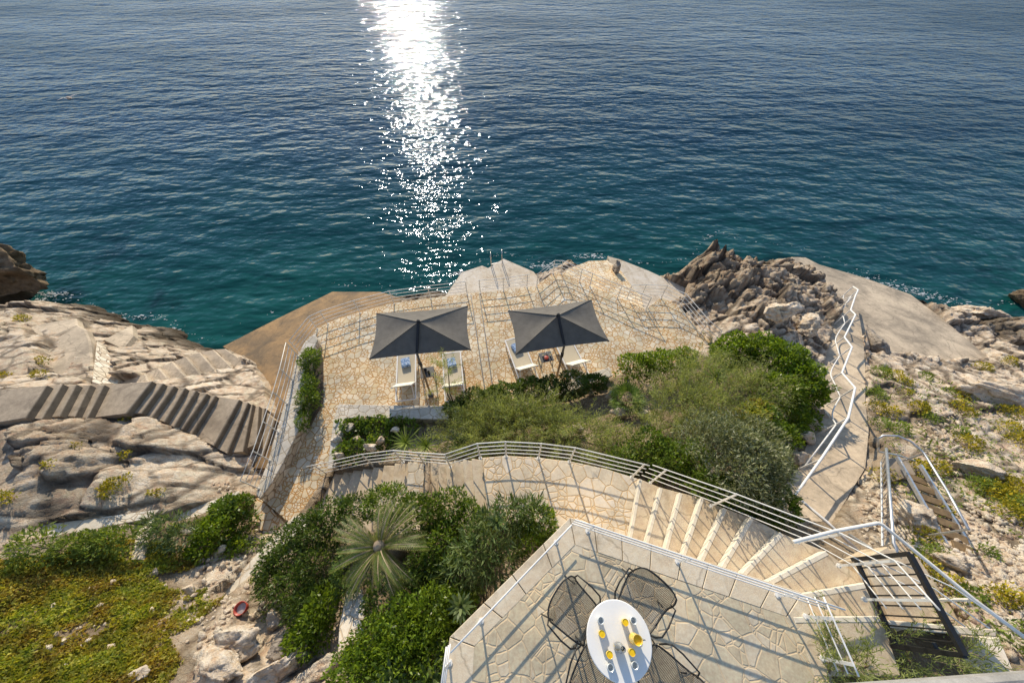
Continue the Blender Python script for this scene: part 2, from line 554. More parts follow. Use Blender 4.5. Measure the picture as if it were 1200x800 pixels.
def glass_mat():
    m, nt, b = new_mat('clear_glass')
    b.inputs['Base Color'].default_value = (.95, .98, .96, 1)
    b.inputs['Roughness'].default_value = .03
    b.inputs['IOR'].default_value = 1.3
    b.inputs['Transmission Weight'].default_value = .8
    return m
M['glass'] = glass_mat()

L = {}
L['hedge'] = leaf_mat('hedge_leaves', [(.075, .13, .02), (.125, .20, .03), (.18, .27, .04), (.27, .35, .06)], .38, .38)
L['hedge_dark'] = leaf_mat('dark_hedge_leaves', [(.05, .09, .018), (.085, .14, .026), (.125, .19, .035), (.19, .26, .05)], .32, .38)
L['glossy'] = leaf_mat('bright_glossy_leaves', [(.09, .15, .015), (.15, .23, .022), (.22, .32, .03), (.32, .42, .05)], .42, .35)
L['oleander'] = leaf_mat('oleander_leaves', [(.08, .13, .045), (.12, .18, .06), (.18, .25, .09), (.28, .34, .15)], .32, .4)
L['tamarisk'] = leaf_mat('tamarisk_needles', [(.20, .245, .075), (.29, .345, .11), (.38, .43, .155), (.49, .51, .23)], .5, .7)
L['olive'] = leaf_mat('olive_leaves', [(.13, .155, .06), (.20, .23, .105), (.31, .335, .19), (.47, .48, .33)], .28, .45)
L['cover'] = leaf_mat('creeper_leaves', [(.21, .28, .035), (.33, .38, .05), (.48, .48, .07), (.62, .57, .11)], .38, .6,
                      [(.30, .19, .045), (.42, .27, .06), (.42, .37, .06), (.52, .40, .09)])
L['tuft'] = leaf_mat('spurge_leaves', [(.17, .19, .025), (.33, .31, .03), (.55, .46, .03), (.70, .52, .035)], .3, .6)
L['tuft_green'] = leaf_mat('green_tuft_leaves', [(.15, .22, .04), (.23, .31, .06), (.34, .41, .09)], .38, .6)
L['fan'] = leaf_mat('fan_palm_leaves', [(.09, .16, .03), (.13, .21, .045), (.21, .29, .06)], .3, .45)

def frond_mat():
    m, nt, b = new_mat('cycad_fronds'); g = G(nt)
    isl = g.n('ShaderNodeNewGeometry').outputs['Random Per Island']
    a = g.attr('tip')
    green = g.ramp(isl, [(0.0, (.10, .155, .022)), (1.0, (.19, .245, .04))])
    c = g.mix(g.ramp(a, [(.58, 0.0), (1.0, .9)]), green, (.62, .48, .17))
    g.l(c, b.inputs['Base Color']); b.inputs['Roughness'].default_value = .4
    t = g.n('ShaderNodeBsdfTranslucent'); g.l(c, t.inputs['Color'])
    mx = g.n('ShaderNodeMixShader', Fac=.25)
    g.l(b.outputs[0], mx.inputs[1]); g.l(t.outputs[0], mx.inputs[2])
    g.l(mx.outputs[0], nt.nodes['Material Output'].inputs['Surface'])
    return m
L['frond'] = frond_mat()

def water_mat():
    m, nt, b = new_mat('sea_water'); g = G(nt)
    pos = g.pos()
    sep = g.n('ShaderNodeSeparateXYZ'); g.l(pos, sep.inputs[0])
    dist = g.math('SUBTRACT', sep.outputs[1], 8.0)
    f = g.math('ADD', dist, g.math('MULTIPLY', g.noise(pos, .09, 3), 16.0))
    col = g.ramp(g.math('DIVIDE', f, 80.0), [(.12, (.008, .080, .070)), (.24, (.008, .058, .066)), (.45, (.010, .042, .066)), (1.0, (.014, .045, .076))])
    # weed and boulders on the bottom close to the shore
    dk = g.ramp(g.noise(pos, .33, 4, .6), [(.55, 0.0), (.68, .75)])
    nearm = g.ramp(g.math('DIVIDE', dist, 20.0), [(.3, 1.0), (.75, 0.0)])
    col = g.mix(g.math('MULTIPLY', dk, nearm), col, (.004, .016, .022))
    pale = g.ramp(g.noise(g.scale(pos, (1, 1, 1), .5), .22, 3, .5), [(.56, 0.0), (.75, .6)])
    col = g.mix(g.math('MULTIPLY', pale, nearm), col, (.012, .105, .085))
    w0 = g.noise(g.scale(pos, (.12, .30, 1), R(-14)), 1.0, 2, .5)
    w1 = g.noise(g.scale(pos, (.42, .95, 1), R(-20)), 1.0, 2, .5)
    w2 = g.noise(g.scale(pos, (1.25, 2.3, 1), R(14)), 1.0, 2, .5)
    n0 = g.bump(w0, 1.0, .42)
    n1 = g.bump(w1, 1.0, .27, n0)
    n2 = g.bump(w2, 1.0, .115, n1)
    nt.nodes.remove(b)
    body = g.n('ShaderNodeBsdfDiffuse'); g.l(col, body.inputs['Color']); g.l(n1, body.inputs['Normal'])
    skin = g.n('ShaderNodeBsdfAnisotropic', Roughness=.06); skin.inputs['Color'].default_value = (.72, .79, .92, 1); g.l(n2, skin.inputs['Normal'])
    fr = g.n('ShaderNodeFresnel', IOR=1.333); g.l(n2, fr.inputs['Normal'])
    # gusts: patches where the surface mirrors more or less of the sky
    gust = g.ramp(g.noise(g.scale(pos, (.018, .05, 1), R(-12)), 1.0, 4, .6), [(.35, .55), (.65, .95)])
    mx = g.n('ShaderNodeMixShader')
    g.l(g.math('MULTIPLY', g.math('MINIMUM', fr.outputs[0], .42), g.math('MULTIPLY', gust, .68)), mx.inputs[0])
    g.l(body.outputs[0], mx.inputs[1]); g.l(skin.outputs[0], mx.inputs[2])
    g.l(mx.outputs[0], nt.nodes['Material Output'].inputs['Surface'])
    return m
M['water'] = water_mat()
# ------------------------------------------------------------------ levels (m above the sea)
Z_NEAR, Z_PATH, Z_SUN, Z_SEA_DECK = 8.0, 6.2, 3.5, 1.4

def flatten(pts):
    A = np.array([[p.x, p.y, 1.0] for p in pts]); zz = np.array([p.z for p in pts])
    co, *_ = np.linalg.lstsq(A, zz, rcond=None)
    return [Vector((p.x, p.y, float(a @ co))) for p, a in zip(pts, A)]

def slab(name, pts, mat, depth, label=None, cat=None, kind=None, group=None, bevel=.012, gap=.14, under=None, under_mat=None, parent=None, flat=True):
    """a paved or cast slab; `under` = depth of the masonry that carries it, its own part"""
    if flat: pts = flatten(pts)
    clamp(pts, gap)
    b = MB(); b.prism(pts, depth, bevel=bevel)
    if parent is None and label:
        t = empty(name, centroid(pts), label, cat, group)
        if kind: t['kind'] = kind
        o = b.build('slab', mat, t)
        if under:
            c = centroid(pts)
            q = [Vector((c.x + (p.x - c.x) * .985, c.y + (p.y - c.y) * .985, p.z - depth)) for p in pts]
            MB().prism(q, under).build('masonry', under_mat or M['wall'], t)
        return t
    o = b.build(name, mat, parent)
    if kind: o['kind'] = kind
    if under:
        c = centroid(pts)
        q = [Vector((c.x + (p.x - c.x) * .985, c.y + (p.y - c.y) * .985, p.z - depth)) for p in pts]
        MB().prism(q, under).build('masonry', under_mat or M['wall'], o)
    return o

def railing(name, label, posts, height, levels, mat, rp=.022, rr=.014, cat='railing', group=None, ends=(0, 0), heights=None, closed=False, square=False, line=None):
    """posts: base points; levels: rail heights; line: points the rails follow (defaults to posts)"""
    t = empty(name, posts[0], label, cat, group)
    for i, p in enumerate(posts):
        b = MB()
        if square:
            b.bar(p - Vector((0, 0, .05)), p + Vector((0, 0, height)), rp * 2, rp * 1.2)
        else:
            b.tube([p - Vector((0, 0, .05)), p + Vector((0, 0, height))], rp, 7)
        b.lathe([(.0, .012), (rp * 2.2, .012), (rp * 2.2, -.01)], p, 8)
        b.build('post', mat, t)
    ln = list(line or posts)
    if ends[0]: ln = [ln[0] + (ln[0] - ln[1]).normalized() * ends[0]] + ln
    if ends[1]: ln = ln + [ln[-1] + (ln[-1] - ln[-2]).normalized() * ends[1]]
    for h in levels:
        r = rr * 1.25 if h == levels[-1] else rr
        MB().tube([p + Vector((0, 0, h)) for p in ln], r, 6).build('rail', mat, t, smooth=True)
    return t

def along(pts, n):
    """n+1 points evenly spaced on a polyline"""
    d = [0.0]
    for a, b in zip(pts, pts[1:]): d.append(d[-1] + (b - a).length)
    out = []
    for k in range(n + 1):
        s = d[-1] * k / n
        i = 0
        while i < len(d) - 2 and d[i + 1] < s: i += 1
        u = (s - d[i]) / max(1e-6, d[i + 1] - d[i])
        out.append(pts[i].lerp(pts[i + 1], u))
    return out

# ------------------------------------------------------------------ near terrace
near_outer = PL([(517, 800), (527, 746), (668, 606), (803, 648), (877, 672), (940, 694)], Z_NEAR)
near_right = PL([(946, 704), (972, 768)], Z_NEAR)
back = [Vector((near_right[1].x + .12, -2.4, Z_NEAR)), Vector((near_outer[0].x, -2.4, Z_NEAR))]
near_in = PL([(552, 800), (556, 757), (674, 638), (802, 682), (922, 722)], Z_NEAR)
inner_poly = [Vector((near_in[0].x, -2.4, Z_NEAR - .004))] + [p - Vector((0, 0, .004)) for p in near_in] + \
             [Vector((near_right[0].x - .17, near_right[0].y - .25, Z_NEAR - .004)), Vector((near_right[1].x - .05, -2.4, Z_NEAR - .004))]
clamp(near_outer + near_right + back, .3)
terr = mesh_obj('terrace_paving', *(lambda b: (b.v, b.f))(MB().prism(inner_poly, .1)), M['flag_near'])
tag(terr, kind='structure')
# coping slabs, cut stone by stone with open joints
cop = empty('terrace_coping', near_outer[2], 'border of large smooth beige coping slabs around the near terrace', 'coping')
def coping_run(a0, a1, b0, b1, n, jitter=.1):
    """a: outer edge, b: inner edge"""
    cuts = [0.0] + [(i + random.uniform(-jitter, jitter)) / n for i in range(1, n)] + [1.0]
    L_ = (a1 - a0).length
    g_ = .006 / L_
    for u, w in zip(cuts, cuts[1:]):
        q = [a0.lerp(a1, u + g_), a0.lerp(a1, w - g_), b0.lerp(b1, w - g_), b0.lerp(b1, u + g_)]
        dz = random.uniform(-.002, .003)
        MB().prism([p + Vector((0, 0, dz)) for p in q], .09, bevel=.006).build('coping_slab', M['coping'], cop)
nI = near_in
o_ = near_outer
coping_run(Vector((o_[0].x - .06, -2.4, Z_NEAR)), o_[1], Vector((nI[0].x, -2.4, Z_NEAR)), nI[1], 4)
coping_run(o_[1], o_[2], nI[1], nI[2], 4)
coping_run(o_[2], o_[5], nI[2], nI[4], 8)
coping_run(o_[5], near_right[1], nI[4], Vector((near_right[1].x - .17, near_right[1].y - .02, Z_NEAR)), 3)
ring = [p - Vector((0, 0, .095)) for p in (near_outer + near_right + back)]
cc = centroid(ring)
wall = empty('terrace_retaining_wall', cc, 'tall plastered wall carrying the near terrace with the bistro table', 'retaining wall')
MB().prism([Vector((cc.x + (p.x - cc.x) * .985, cc.y + (p.y - cc.y) * .985, p.z)) for p in ring], 3.4).build('wall_face', M['conc_white'], wall)

WS = M['white']
def trail(name, label, px, ends=(0, 0), group=None, h=.50, z=Z_NEAR):
    pts = PL(px, z)
    return railing(name, label, pts, h, [h * .36, h * .68, h], WS, .017, .009, ends=ends, group=group, square=True)
trail('terrace_railing', 'white three-bar railing on the left edge of the near terrace, above the bushes', [(564, 727), (651.5, 635)], (.42, .25))
trail('terrace_railing', 'white three-bar railing between the near terrace and the curved steps', [(688.5, 622), (793.5, 657.5), (911, 697)], (.27, .5))
trail('terrace_railing', 'short white three-bar railing at the corner of the near terrace by the landing', [(944, 722), (964, 771)], (.22, .1))
trail('terrace_railing', 'white three-bar railing at the bottom left corner of the near terrace', [(527, 776), (520, 830)], (.2, 0))

# ------------------------------------------------------------------ steps beside the near terrace, rising to the landing
rs = [((750, 561), (736, 640)), ((774, 571), (752, 655)), ((797, 577), (774, 665)), ((822, 583), (793, 672)), ((849, 595), (812, 676)),
      ((880, 606), (834, 684)), ((915, 624), (853, 690)), ((968, 646), (880, 692)), ((1019, 683), (915, 701)), ((1034, 723), (930, 724))]
NS = len(rs); dz_ = (Z_NEAR - Z_PATH) / NS
st = empty('stone_steps', P(850, 640, 7), 'curved flight of ten beige steps winding up beside the near terrace', 'steps')
for i in range(NS):
    z = Z_PATH + dz_ * (i + 1)
    a0, a1 = P(*rs[i][0], z), P(*rs[i][1], z)
    if i < NS - 1: b0, b1 = P(*rs[i + 1][0], z), P(*rs[i + 1][1], z)
    else: b0, b1 = P(1056, 792, z), P(955, 792, z)
    quad = [a0, b0, b1, a1]
    clamp(quad, .3)
    s_ = MB().prism(quad, 1.0, bevel=.01).build('step', M['stair'], st)
    d = (a1 - a0).normalized(); nrm = Vector((-d.y, d.x, 0))
    if nrm.dot(b0 - a0) > 0: nrm = -nrm
    f = [a0 + nrm * .012, a1 + nrm * .012, a1 - nrm * .05, a0 - nrm * .05]
    MB().prism([p + Vector((0, 0, .006)) for p in f], dz_ - .01, bevel=.006).build('riser', M['riser_lit'], s_)

# ------------------------------------------------------------------ curved path with its lower flight
outer_flat = PL([(565, 536), (595, 533.5), (632, 536), (667, 540), (710, 549), (752, 562)], Z_PATH)
inner_flat = PL([(572, 612), (600, 616), (640, 622), (668, 628), (700, 636), (738, 652)], Z_PATH)
poly = outer_flat + inner_flat[::-1]
slab('curved_path', poly, M['flag_path'], .12, kind='structure', gap=.3, under=1.6)
lf = empty('stone_steps', P(470, 580, 5), 'pale stone flight of steps dropping from the curved path to the sun terrace', 'steps')
w_in = Vector((.28, -1.55, 0))
def flight(p_top, p_bot, q_top, q_bot, n, z_top, z_bot):
    dz = (z_top - z_bot) / n
    for k in range(n):
        z = z_top - dz * (k + 1)
        u0, u1 = k / n, (k + 1) / n
        if k == n - 1: return
        a, b = p_top.lerp(p_bot, u0), p_top.lerp(p_bot, u1 + .02)
        c, d = q_top.lerp(q_bot, u1 + .02), q_top.lerp(q_bot, u0)
        q = [Vector((v.x, v.y, z)) for v in (a, b, c, d)]
        clamp(q, .25)
        MB().prism(q, .9, bevel=.012).build('step', M['stair'], lf)
A0 = P(565, 536, 6.2); A1 = P(497, 543, 4.94); B0 = P(478, 541, 4.94); B1 = P(384, 556, 3.5)
A0i = P(572, 612, 6.2); A1i = P(500, 625, 4.94); B0i = P(474, 628, 4.94); B1i = P(348, 622, 3.5)
flight(A0, A1, A0i, A1i, 7, 6.2, 4.94)
land = [A1, B0, B0i, A1i]
clamp(land, .25); MB().prism(land, .9, bevel=.012).build('landing', M['flag_path'], lf)
flight(B0, B1, B0i, B1i, 8, 4.94, 3.5)
# the masonry under the path and steps, towards the garden bed
post_px = [(384.5, 556, 3.55), (437.5, 545, 4.35), (472.5, 541.5, 4.95), (498, 544, 4.95), (528, 547, 5.55), (563, 536.5, 6.2)]
post2 = [(593, 534.5, 6.2), (631, 536.5, 6.2), (667, 541, 6.2), (740, 559, 6.2)]
pr = [P(*p) for p in post_px + post2]
railing('path_railing', 'white four-bar railing following the outer edge of the curved path and its steps', pr, .92, [.24, .47, .70, .92], M['white_rusty'], .019, .0105, ends=(.3, .1))
sr = [P(762, 565.5, 6.55), P(833, 592.5, 7.05), P(935, 635, 7.65), P(983, 662.5, 7.95), P(1013, 702, 8.15)]
railing('stair_railing', 'white four-bar railing on the outer side of the curved beige steps', sr, .92, [.24, .47, .70, .92], M['white_rusty'], .015, .0085, ends=(.25, .1), square=True)

# ------------------------------------------------------------------ sun terrace
sun_px = [(349, 415), (358, 399), (372, 384), (395, 373), (420, 366), (455, 356), (500, 349.5), (545, 344), (590, 340), (617, 336), (629, 335),
          (648, 319.5), (658, 319.5), (690, 334), (723, 348), (757, 362), (775, 348), (796, 358), (822, 389), (836, 402),
          (800, 425), (720, 445), (640, 470), (560, 490), (400, 500), (392, 535), (384, 556), (348, 622), (340, 614), (305, 583), (322, 556), (338, 520), (350, 480), (352, 440)]
sun = PL(sun_px, Z_SUN)
slab('sun_terrace', sun, M['flag_sun'], .14, kind='structure', under=3.0)
# ramp dropping to the rocks at the water's edge
ramp = [P(658, 320.5, 3.42), P(690, 335, 3.42), P(723, 349, 3.42), P(756, 363, 3.42), P(752, 347, 3.15), P(741, 338, 2.95), P(728, 318, 2.75), P(712, 303, 2.75), P(690, 306, 2.85), P(672, 313, 3.1)]
slab('sea_ramp', ramp, M['flag_sun'], .14, kind='structure', under=2.8)
# low curved step at the inland end of the walkway
step = PL([(303, 583), (348, 620), (336, 627), (326, 630), (312, 628), (298, 616), (289, 605), (284, 592), (290, 584)], 3.36)
slab('path_end', step, M['flag_sun'], .14, kind='structure', under=1.2)
# parapet wall on the seaward left side, with a shallow planting strip behind it
lw = PL([(347, 419), (340, 447), (333, 473), (323, 508), (313, 543), (299, 577), (304, 585), (318, 566), (331, 543), (344, 516), (353, 497), (357, 470), (359.5, 440), (362, 419), (372, 398), (369, 390), (356, 402)], 3.95)
slab('parapet_wall', lw, M['flag_wall'], .06, 'long curved stone parapet wall edging the walkway above the rusty slipway', 'parapet wall', under=.6, under_mat=M['wall'])
strip = PL([(359.5, 440), (362, 419), (372, 402), (378, 420), (378, 470), (362, 500), (352, 506), (355, 488)], 3.58)
tag(MB().prism(strip, .1).build('planting_soil', M['ground']), kind='structure')
# planter wall: L of wide pale stone, raised above the paving
pw = PL([(397, 473), (455, 474.5), (523, 475), (600, 466), (660, 448), (714, 429.5), (718, 440), (664, 460), (604, 479), (525, 491), (455, 490.5), (432, 488), (405, 490), (398, 512), (389, 548), (384, 548), (387, 520), (391, 490)], 4.15)
slab('planter_wall', pw, M['flag_wall'], .06, 'low wide stone wall holding back the shrub bed behind the loungers', 'planter wall', under=.75)
# narrow band of cut slabs between two dark metal channels, crossing the paving towards the ladder
for (x0, y0, x1, y1) in ((551.7, 345, 569, 462), (561.7, 344, 578.5, 462)):
    b = MB(); a, c = P(x0, y0, Z_SUN + .004), P(x1, y1, Z_SUN + .004)
    b.bar(a, c, .035, .016)
    o = b.build('drain_channel', M['grey_metal'])
    tag(o, 'thin dark channel crossing the sun terrace paving, one of a parallel pair', 'drain channel', 'pair of dark channels across the sun terrace')
# concrete bathing platforms
bath = PL([(520, 349), (541, 319), (565, 311), (572, 314), (590, 303), (625, 318), (632, 326), (634, 350), (600, 360), (540, 366)], Z_SEA_DECK)
slab('bathing_platform', bath, M['conc_white'], .3, kind='structure', under=2.2, under_mat=M['conc'])
rb = PL([(712, 300), (727, 304), (760, 317), (803, 337), (800, 360), (760, 372), (735, 350)], 2.2)
slab('bathing_platform', rb, M['conc_white'], .3, kind='structure', under=3, under_mat=M['conc'])
slip = [P(262, 407, .9), P(325, 372, .9), (P(388, 339, .9)), P(446, 343.5, 1.0), P(470, 350, 1.3), P(470, 375, 1.7), P(400, 400, 1.9), P(360, 440, 2.1), P(340, 480, 2.3), P(326, 490, 2.3), P(318, 455, 1.8), P(300, 428, 1.4)]
slab('slipway', slip, M['conc_brown'], .4, kind='structure', under=2.5, under_mat=M['conc_brown'], gap=.1)
# rust-coloured steps between the slipway and the walkway
os_ = empty('stone_steps', P(318, 500, 2.6), 'narrow rust-orange steps below the left parapet railing', 'steps')
for k in range(6):
    y = 470 + k * 13
    z = 2.35 + k * .17
    x0, x1 = 327 - k * 5.0, 352 - k * 5.4
    q = PL([(x0, y), (x1, y), (x1 - 5.4, y + 13.5), (x0 - 5.0, y + 13.5)], z)
    clamp(q, .1)
    MB().prism(q, .5, bevel=.012).build('step', M['conc_brown'], os_)

# railings of the sun terrace
SH = .74; SL = [.20, .38, .56, .74]
WR = M['white_rusty']
railing('parapet_railing', 'white four-bar railing leaning along the curved left parapet wall', PL([(303, 572), (316, 539), (326, 506), (336, 473), (343, 446), (349, 417)], 3.97), .8, [.2, .4, .6, .8], WR, .015, .009)
railing('terrace_railing', 'white four-bar railing on the seaward edge of the sun terrace behind the left parasol', PL([(351, 413), (372, 385.5), (384.5, 379.5), (422, 367), (462, 356), (505, 350), (547.5, 345)], Z_SUN), SH, SL, WR, .018, .011)
railing('terrace_railing', 'white four-bar railing in front of the concrete platform with the bathing ladder', PL([(563, 343.5), (590, 341), (617.5, 336.8)], Z_SUN), SH, SL, WR, .018, .011, ends=(.05, .1))
railing('terrace_railing', 'white four-bar railing turning the corner of the sun terrace above the small rocks', PL([(629, 336), (648, 320.5), (657.5, 320.8), (679, 330.5), (691, 335.7), (723.5, 350), (756.5, 363.5)], Z_SUN), SH, SL, WR, .018, .011)
railing('terrace_railing', 'white four-bar railing beside the big grey rocks at the right end of the sun terrace', PL([(735, 349), (751, 348.5), (774.5, 349.5), (796, 359.5), (821, 390), (835, 402)], Z_SUN), SH, SL, WR, .018, .011)

# bathing ladder: two hooped handrails
for (px, py) in ((575.5, 313.5), (587, 310)):
    pass
lad = empty('bathing_ladder', P(581, 312, Z_SEA_DECK), 'stainless bathing ladder with two hooped handrails on the concrete platform edge', 'ladder')
for (px, py) in ((575.8, 314), (588.5, 311)):
    p = P(px, py, Z_SEA_DECK)
    d = Vector((-.05, 1, 0)).normalized()
    pts = [p]
    for k in range(9):
        a = math.pi * k / 8
        pts.append(p + d * (.24 - .24 * math.cos(a)) + Vector((0, 0, .62 + .2 * math.sin(a))))
    pts.append(p + d * .48 + Vector((0, 0, -1.9)))
    MB().tube(pts, .021, 7).build('handrail', M['steel'], lad, smooth=True)
pa, pb = P(575.8, 314, Z_SEA_DECK), P(588.5, 311, Z_SEA_DECK)
for k in range(5):
    off = Vector((-.024, .48, -.15 - .3 * k))
    MB().bar(pa + off, pb + off, .06, .03).build('rung', M['steel'], lad)

# ------------------------------------------------------------------ left: old concrete stair, pads and low walls
tops = [(330, 503, 303, 560), (322, 492, 306, 540), (310, 478, 302, 522), (303, 476, 300, 520), (295.5, 473.5, 284, 529), (290, 471.5, 265.5, 531), (280, 468, 250, 522),
        (252, 463.5, 224, 508), (242, 461, 213, 503), (229, 457.5, 203, 500), (216.5, 454.5, 192, 494), (203.5, 452, 177, 489), (190.5, 449, 165, 484), (177.5, 446.5, 147, 484.5),
        (121.5, 451, 101, 490.5), (105, 451, 87, 488), (89, 450.5, 69, 487.5), (72.5, 450, 48, 491), (54, 451.5, 29, 489.5)]
cs = empty('concrete_stair', P(190, 480, 5), 'old grey concrete stair zigzagging down the left rocks to the walkway', 'staircase')
z = 2.75
NT = len(tops)
for i in range(NT):
    z += .17
    x0, y0, x1, y1 = tops[i]
    if i + 1 < NT: nx0, ny0, nx1, ny1 = tops[i + 1]
    else: nx0, ny0, nx1, ny1 = -60, 462, -60, 505
    a0, a1 = P(x0, y0, z), P(x1, y1, z)
    b0, b1 = P(nx0, ny0, z + .0), P(nx1, ny1, z + .0)
    ext = Vector((-.06, 0, 0))
    q = [a0, b0 + ext, b1 + ext, a1]
    clamp(q, .12)
    s_ = MB().prism(q, 1.1, bevel=.012).build('step', M['conc_dark'], cs)
    e = (a1 - a0); nrm = Vector((-e.y, e.x, 0)).normalized()
    if nrm.dot(b0 - a0) > 0: nrm = -nrm
    f = [a0 + nrm * .02, a1 + nrm * .02, a1 + nrm * .004, a0 + nrm * .004]
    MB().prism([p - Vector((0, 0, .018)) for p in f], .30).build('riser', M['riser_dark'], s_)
zt = z
# lower flight towards the slipway
lo = [(140, 448, 128, 470), (170, 437, 176, 452), (186, 430, 200, 447), (202, 423, 222, 446), (218, 417, 240, 444), (234, 412, 258, 440), (250, 409, 276, 434), (264, 408, 292, 428)]
ls = empty('concrete_stair', P(210, 432, 2.5), 'worn lower concrete steps running from the rocks to the rusty slipway', 'staircase')
z = 3.6
for i in range(len(lo) - 1):
    z -= .26
    q = [P(lo[i][0], lo[i][1], z), P(lo[i + 1][0], lo[i + 1][1], z), P(lo[i + 1][2], lo[i + 1][3], z), P(lo[i][2], lo[i][3], z)]
    clamp(q, .02)
    MB().prism(q, .9, bevel=.04).build('step', M['conc'], ls)
padA = [P(-20, 400, 4.3), P(24, 391, 4.15), P(31, 412, 4.2), P(37, 440, 4.45), P(0, 450, 4.6), P(-30, 455, 4.6)]
padB = [P(62, 396, 3.55), P(88, 379, 3.4), P(98, 384, 3.4), P(104, 398, 3.5), P(108, 448, 3.9), P(60, 441, 3.9), P(54, 410, 3.7)]
padC = [P(30, 382, 3.6), P(62, 376, 3.3), P(86, 371, 3.2), P(88, 379, 3.3), P(62, 395, 3.5), P(40, 393, 3.7)]
padD = [P(-40, 512, 6.0), P(5, 500, 5.95), P(20, 520, 6.0), P(26, 556, 6.1), P(0, 575, 6.2), P(-40, 580, 6.2)]
padE = [P(118, 398, 2.8), P(152, 379, 2.3), P(154, 392, 2.4), P(140, 408, 2.7)]
for i, (q, lb) in enumerate(((padA, 'sloping concrete pad at the left edge above the long stair'), (padB, 'concrete pad between the rocks, ending at a rubble bank'),
                             (padC, 'narrow concrete strip along the top of the left rocks'), (padD, 'grey concrete pad below the left end of the long stair'),
                             (padE, 'small tilted concrete patch at the rocky waterline'))):
    slab('concrete_pad', [p - Vector((0, 0, .06)) for p in q], M['conc'], .3, lb, 'concrete pad', bevel=.05, gap=-.012)
# rubble bank beside the pad
rbk = [P(105, 398, 3.5), P(118, 402, 3.0), P(138, 430, 3.2), P(137, 450, 3.6), P(122, 452, 4.0), P(109, 450, 4.1)]
slab('rubble_wall', rbk, M['wall'], .8, 'sloping bank of pale mortared rubble beside the concrete pad', 'rubble wall', bevel=.05, gap=.05)
lowA = [P(50, 615, 5.75), P(185, 596, 4.95), P(178, 607, 4.95), P(53, 631, 5.75)]
slab('garden_wall', lowA, M['flag_wall'], .06, 'low straight stone wall with a flat pale top above the left slope', 'garden wall', under=1.0)
lowB = [P(184, 597, 4.9), P(180, 610, 4.9), P(168, 656, 5.3), P(152, 656, 5.3), P(162, 613, 4.95)]
slab('garden_wall', lowB, M['flag_wall'], .06, 'short stone pier running back from the end of the low wall', 'garden wall', under=1.0)
lowC = [P(200, 606, 4.5), P(240, 590, 4.2), P(280, 574, 4.0), P(283, 582, 4.0), P(244, 600, 4.2), P(205, 617, 4.5)]
slab('garden_wall', lowC, M['flag_wall'], .06, 'low stone wall between the shrub clump and the walkway end', 'garden wall', under=.8)
lowD = [P(366, 601, 4.35), P(343, 605, 4.2), P(312, 638, 4.3), P(280, 671, 4.5), P(258, 697, 4.7), P(267, 705, 4.7), P(293, 677, 4.5), P(330, 643, 4.35), P(364, 611, 4.35)]
slab('garden_wall', lowD, M['flag_wall'], .08, 'stone wall running diagonally downhill from the steps past the dense bushes', 'garden wall', under=1.2)
lowE = [P(406, 692, 6.0), P(424, 690, 6.0), P(428, 706, 6.1), P(424, 748, 6.3), P(396, 766, 6.3), P(397, 735, 6.2)]
slab('garden_wall', lowE, M['flag_wall'], .08, 'streaked stone wall stub below the cycad palm', 'garden wall', under=1.2)

# ------------------------------------------------------------------ right: ramp with stepped handrail, big slab, platforms
rl = [(982, 350, 2.1), (976, 370, 2.5), (970, 395, 3.1), (963, 430, 3.8), (956, 470, 4.5), (950, 508, 5.0), (936, 548, 5.5), (906, 588, 5.9), (925, 606, 6.1)]
rr_ = [(1004, 356, 2.1), (1008, 376, 2.5), (1012, 402, 3.1), (1014, 432, 3.8), (1014, 470, 4.5), (1018, 505, 5.0), (1014, 548, 5.5), (985, 596, 5.9), (972, 616, 6.1)]
rw = empty('ramp_walk', P(985, 480, 4.6), 'steep concrete ramp walk descending to the water beside the white handrail', 'ramp')
rw['kind'] = 'structure'
for i in range(len(rl) - 1):
    q = [P(*rl[i]), P(*rl[i + 1]), P(*rr_[i + 1]), P(*rr_[i])]
    clamp(q, .2)
b = MB()
Lw = [P(*p) for p in rl]; Rw = [P(*p) for p in rr_]
n = len(Lw)
vs = Lw + Rw + [p - Vector((0, 0, 1.2)) for p in Lw] + [p - Vector((0, 0, 1.2)) for p in Rw]
fs = []
for i in range(n - 1):
    fs += [(i, i + 1, n + i + 1, n + i), (i, 2 * n + i, 2 * n + i + 1, i + 1), (n + i, n + i + 1, 3 * n + i + 1, 3 * n + i)]
fs += [(0, n, 3 * n, 2 * n), (n - 1, 3 * n - 1, 4 * n - 1, 2 * n - 1)]
mesh_obj('surface', vs, fs, M['conc'], rw)
# big sloping slab by the sea
big = [P(928, 300, .9), P(945, 300, .8), P(960, 310, .8), P(1012, 325, .8), P(1068, 345, .9), P(1100, 372, 1.2), P(1166, 420, 2.0), P(1100, 428, 2.4), P(1060, 420, 2.4), P(1010, 420, 2.6), P(990, 372, 2.2), P(975, 352, 1.8), P(955, 340, 1.5)]
c_ = centroid(big)
slab('sea_slab', big, M['conc'], .5, kind='structure', under=2, under_mat=M['conc'], bevel=.05, gap=.08)
low2 = [P(1160, 412, .7), P(1215, 400, .7), P(1260, 420, 1.2), P(1250, 452, 1.2), P(1190, 442, 1.2)]
slab('concrete_pad', low2, M['conc'], .4, 'grey concrete pad at the right edge below the pale rocks', 'concrete pad', bevel=.03, gap=.06)

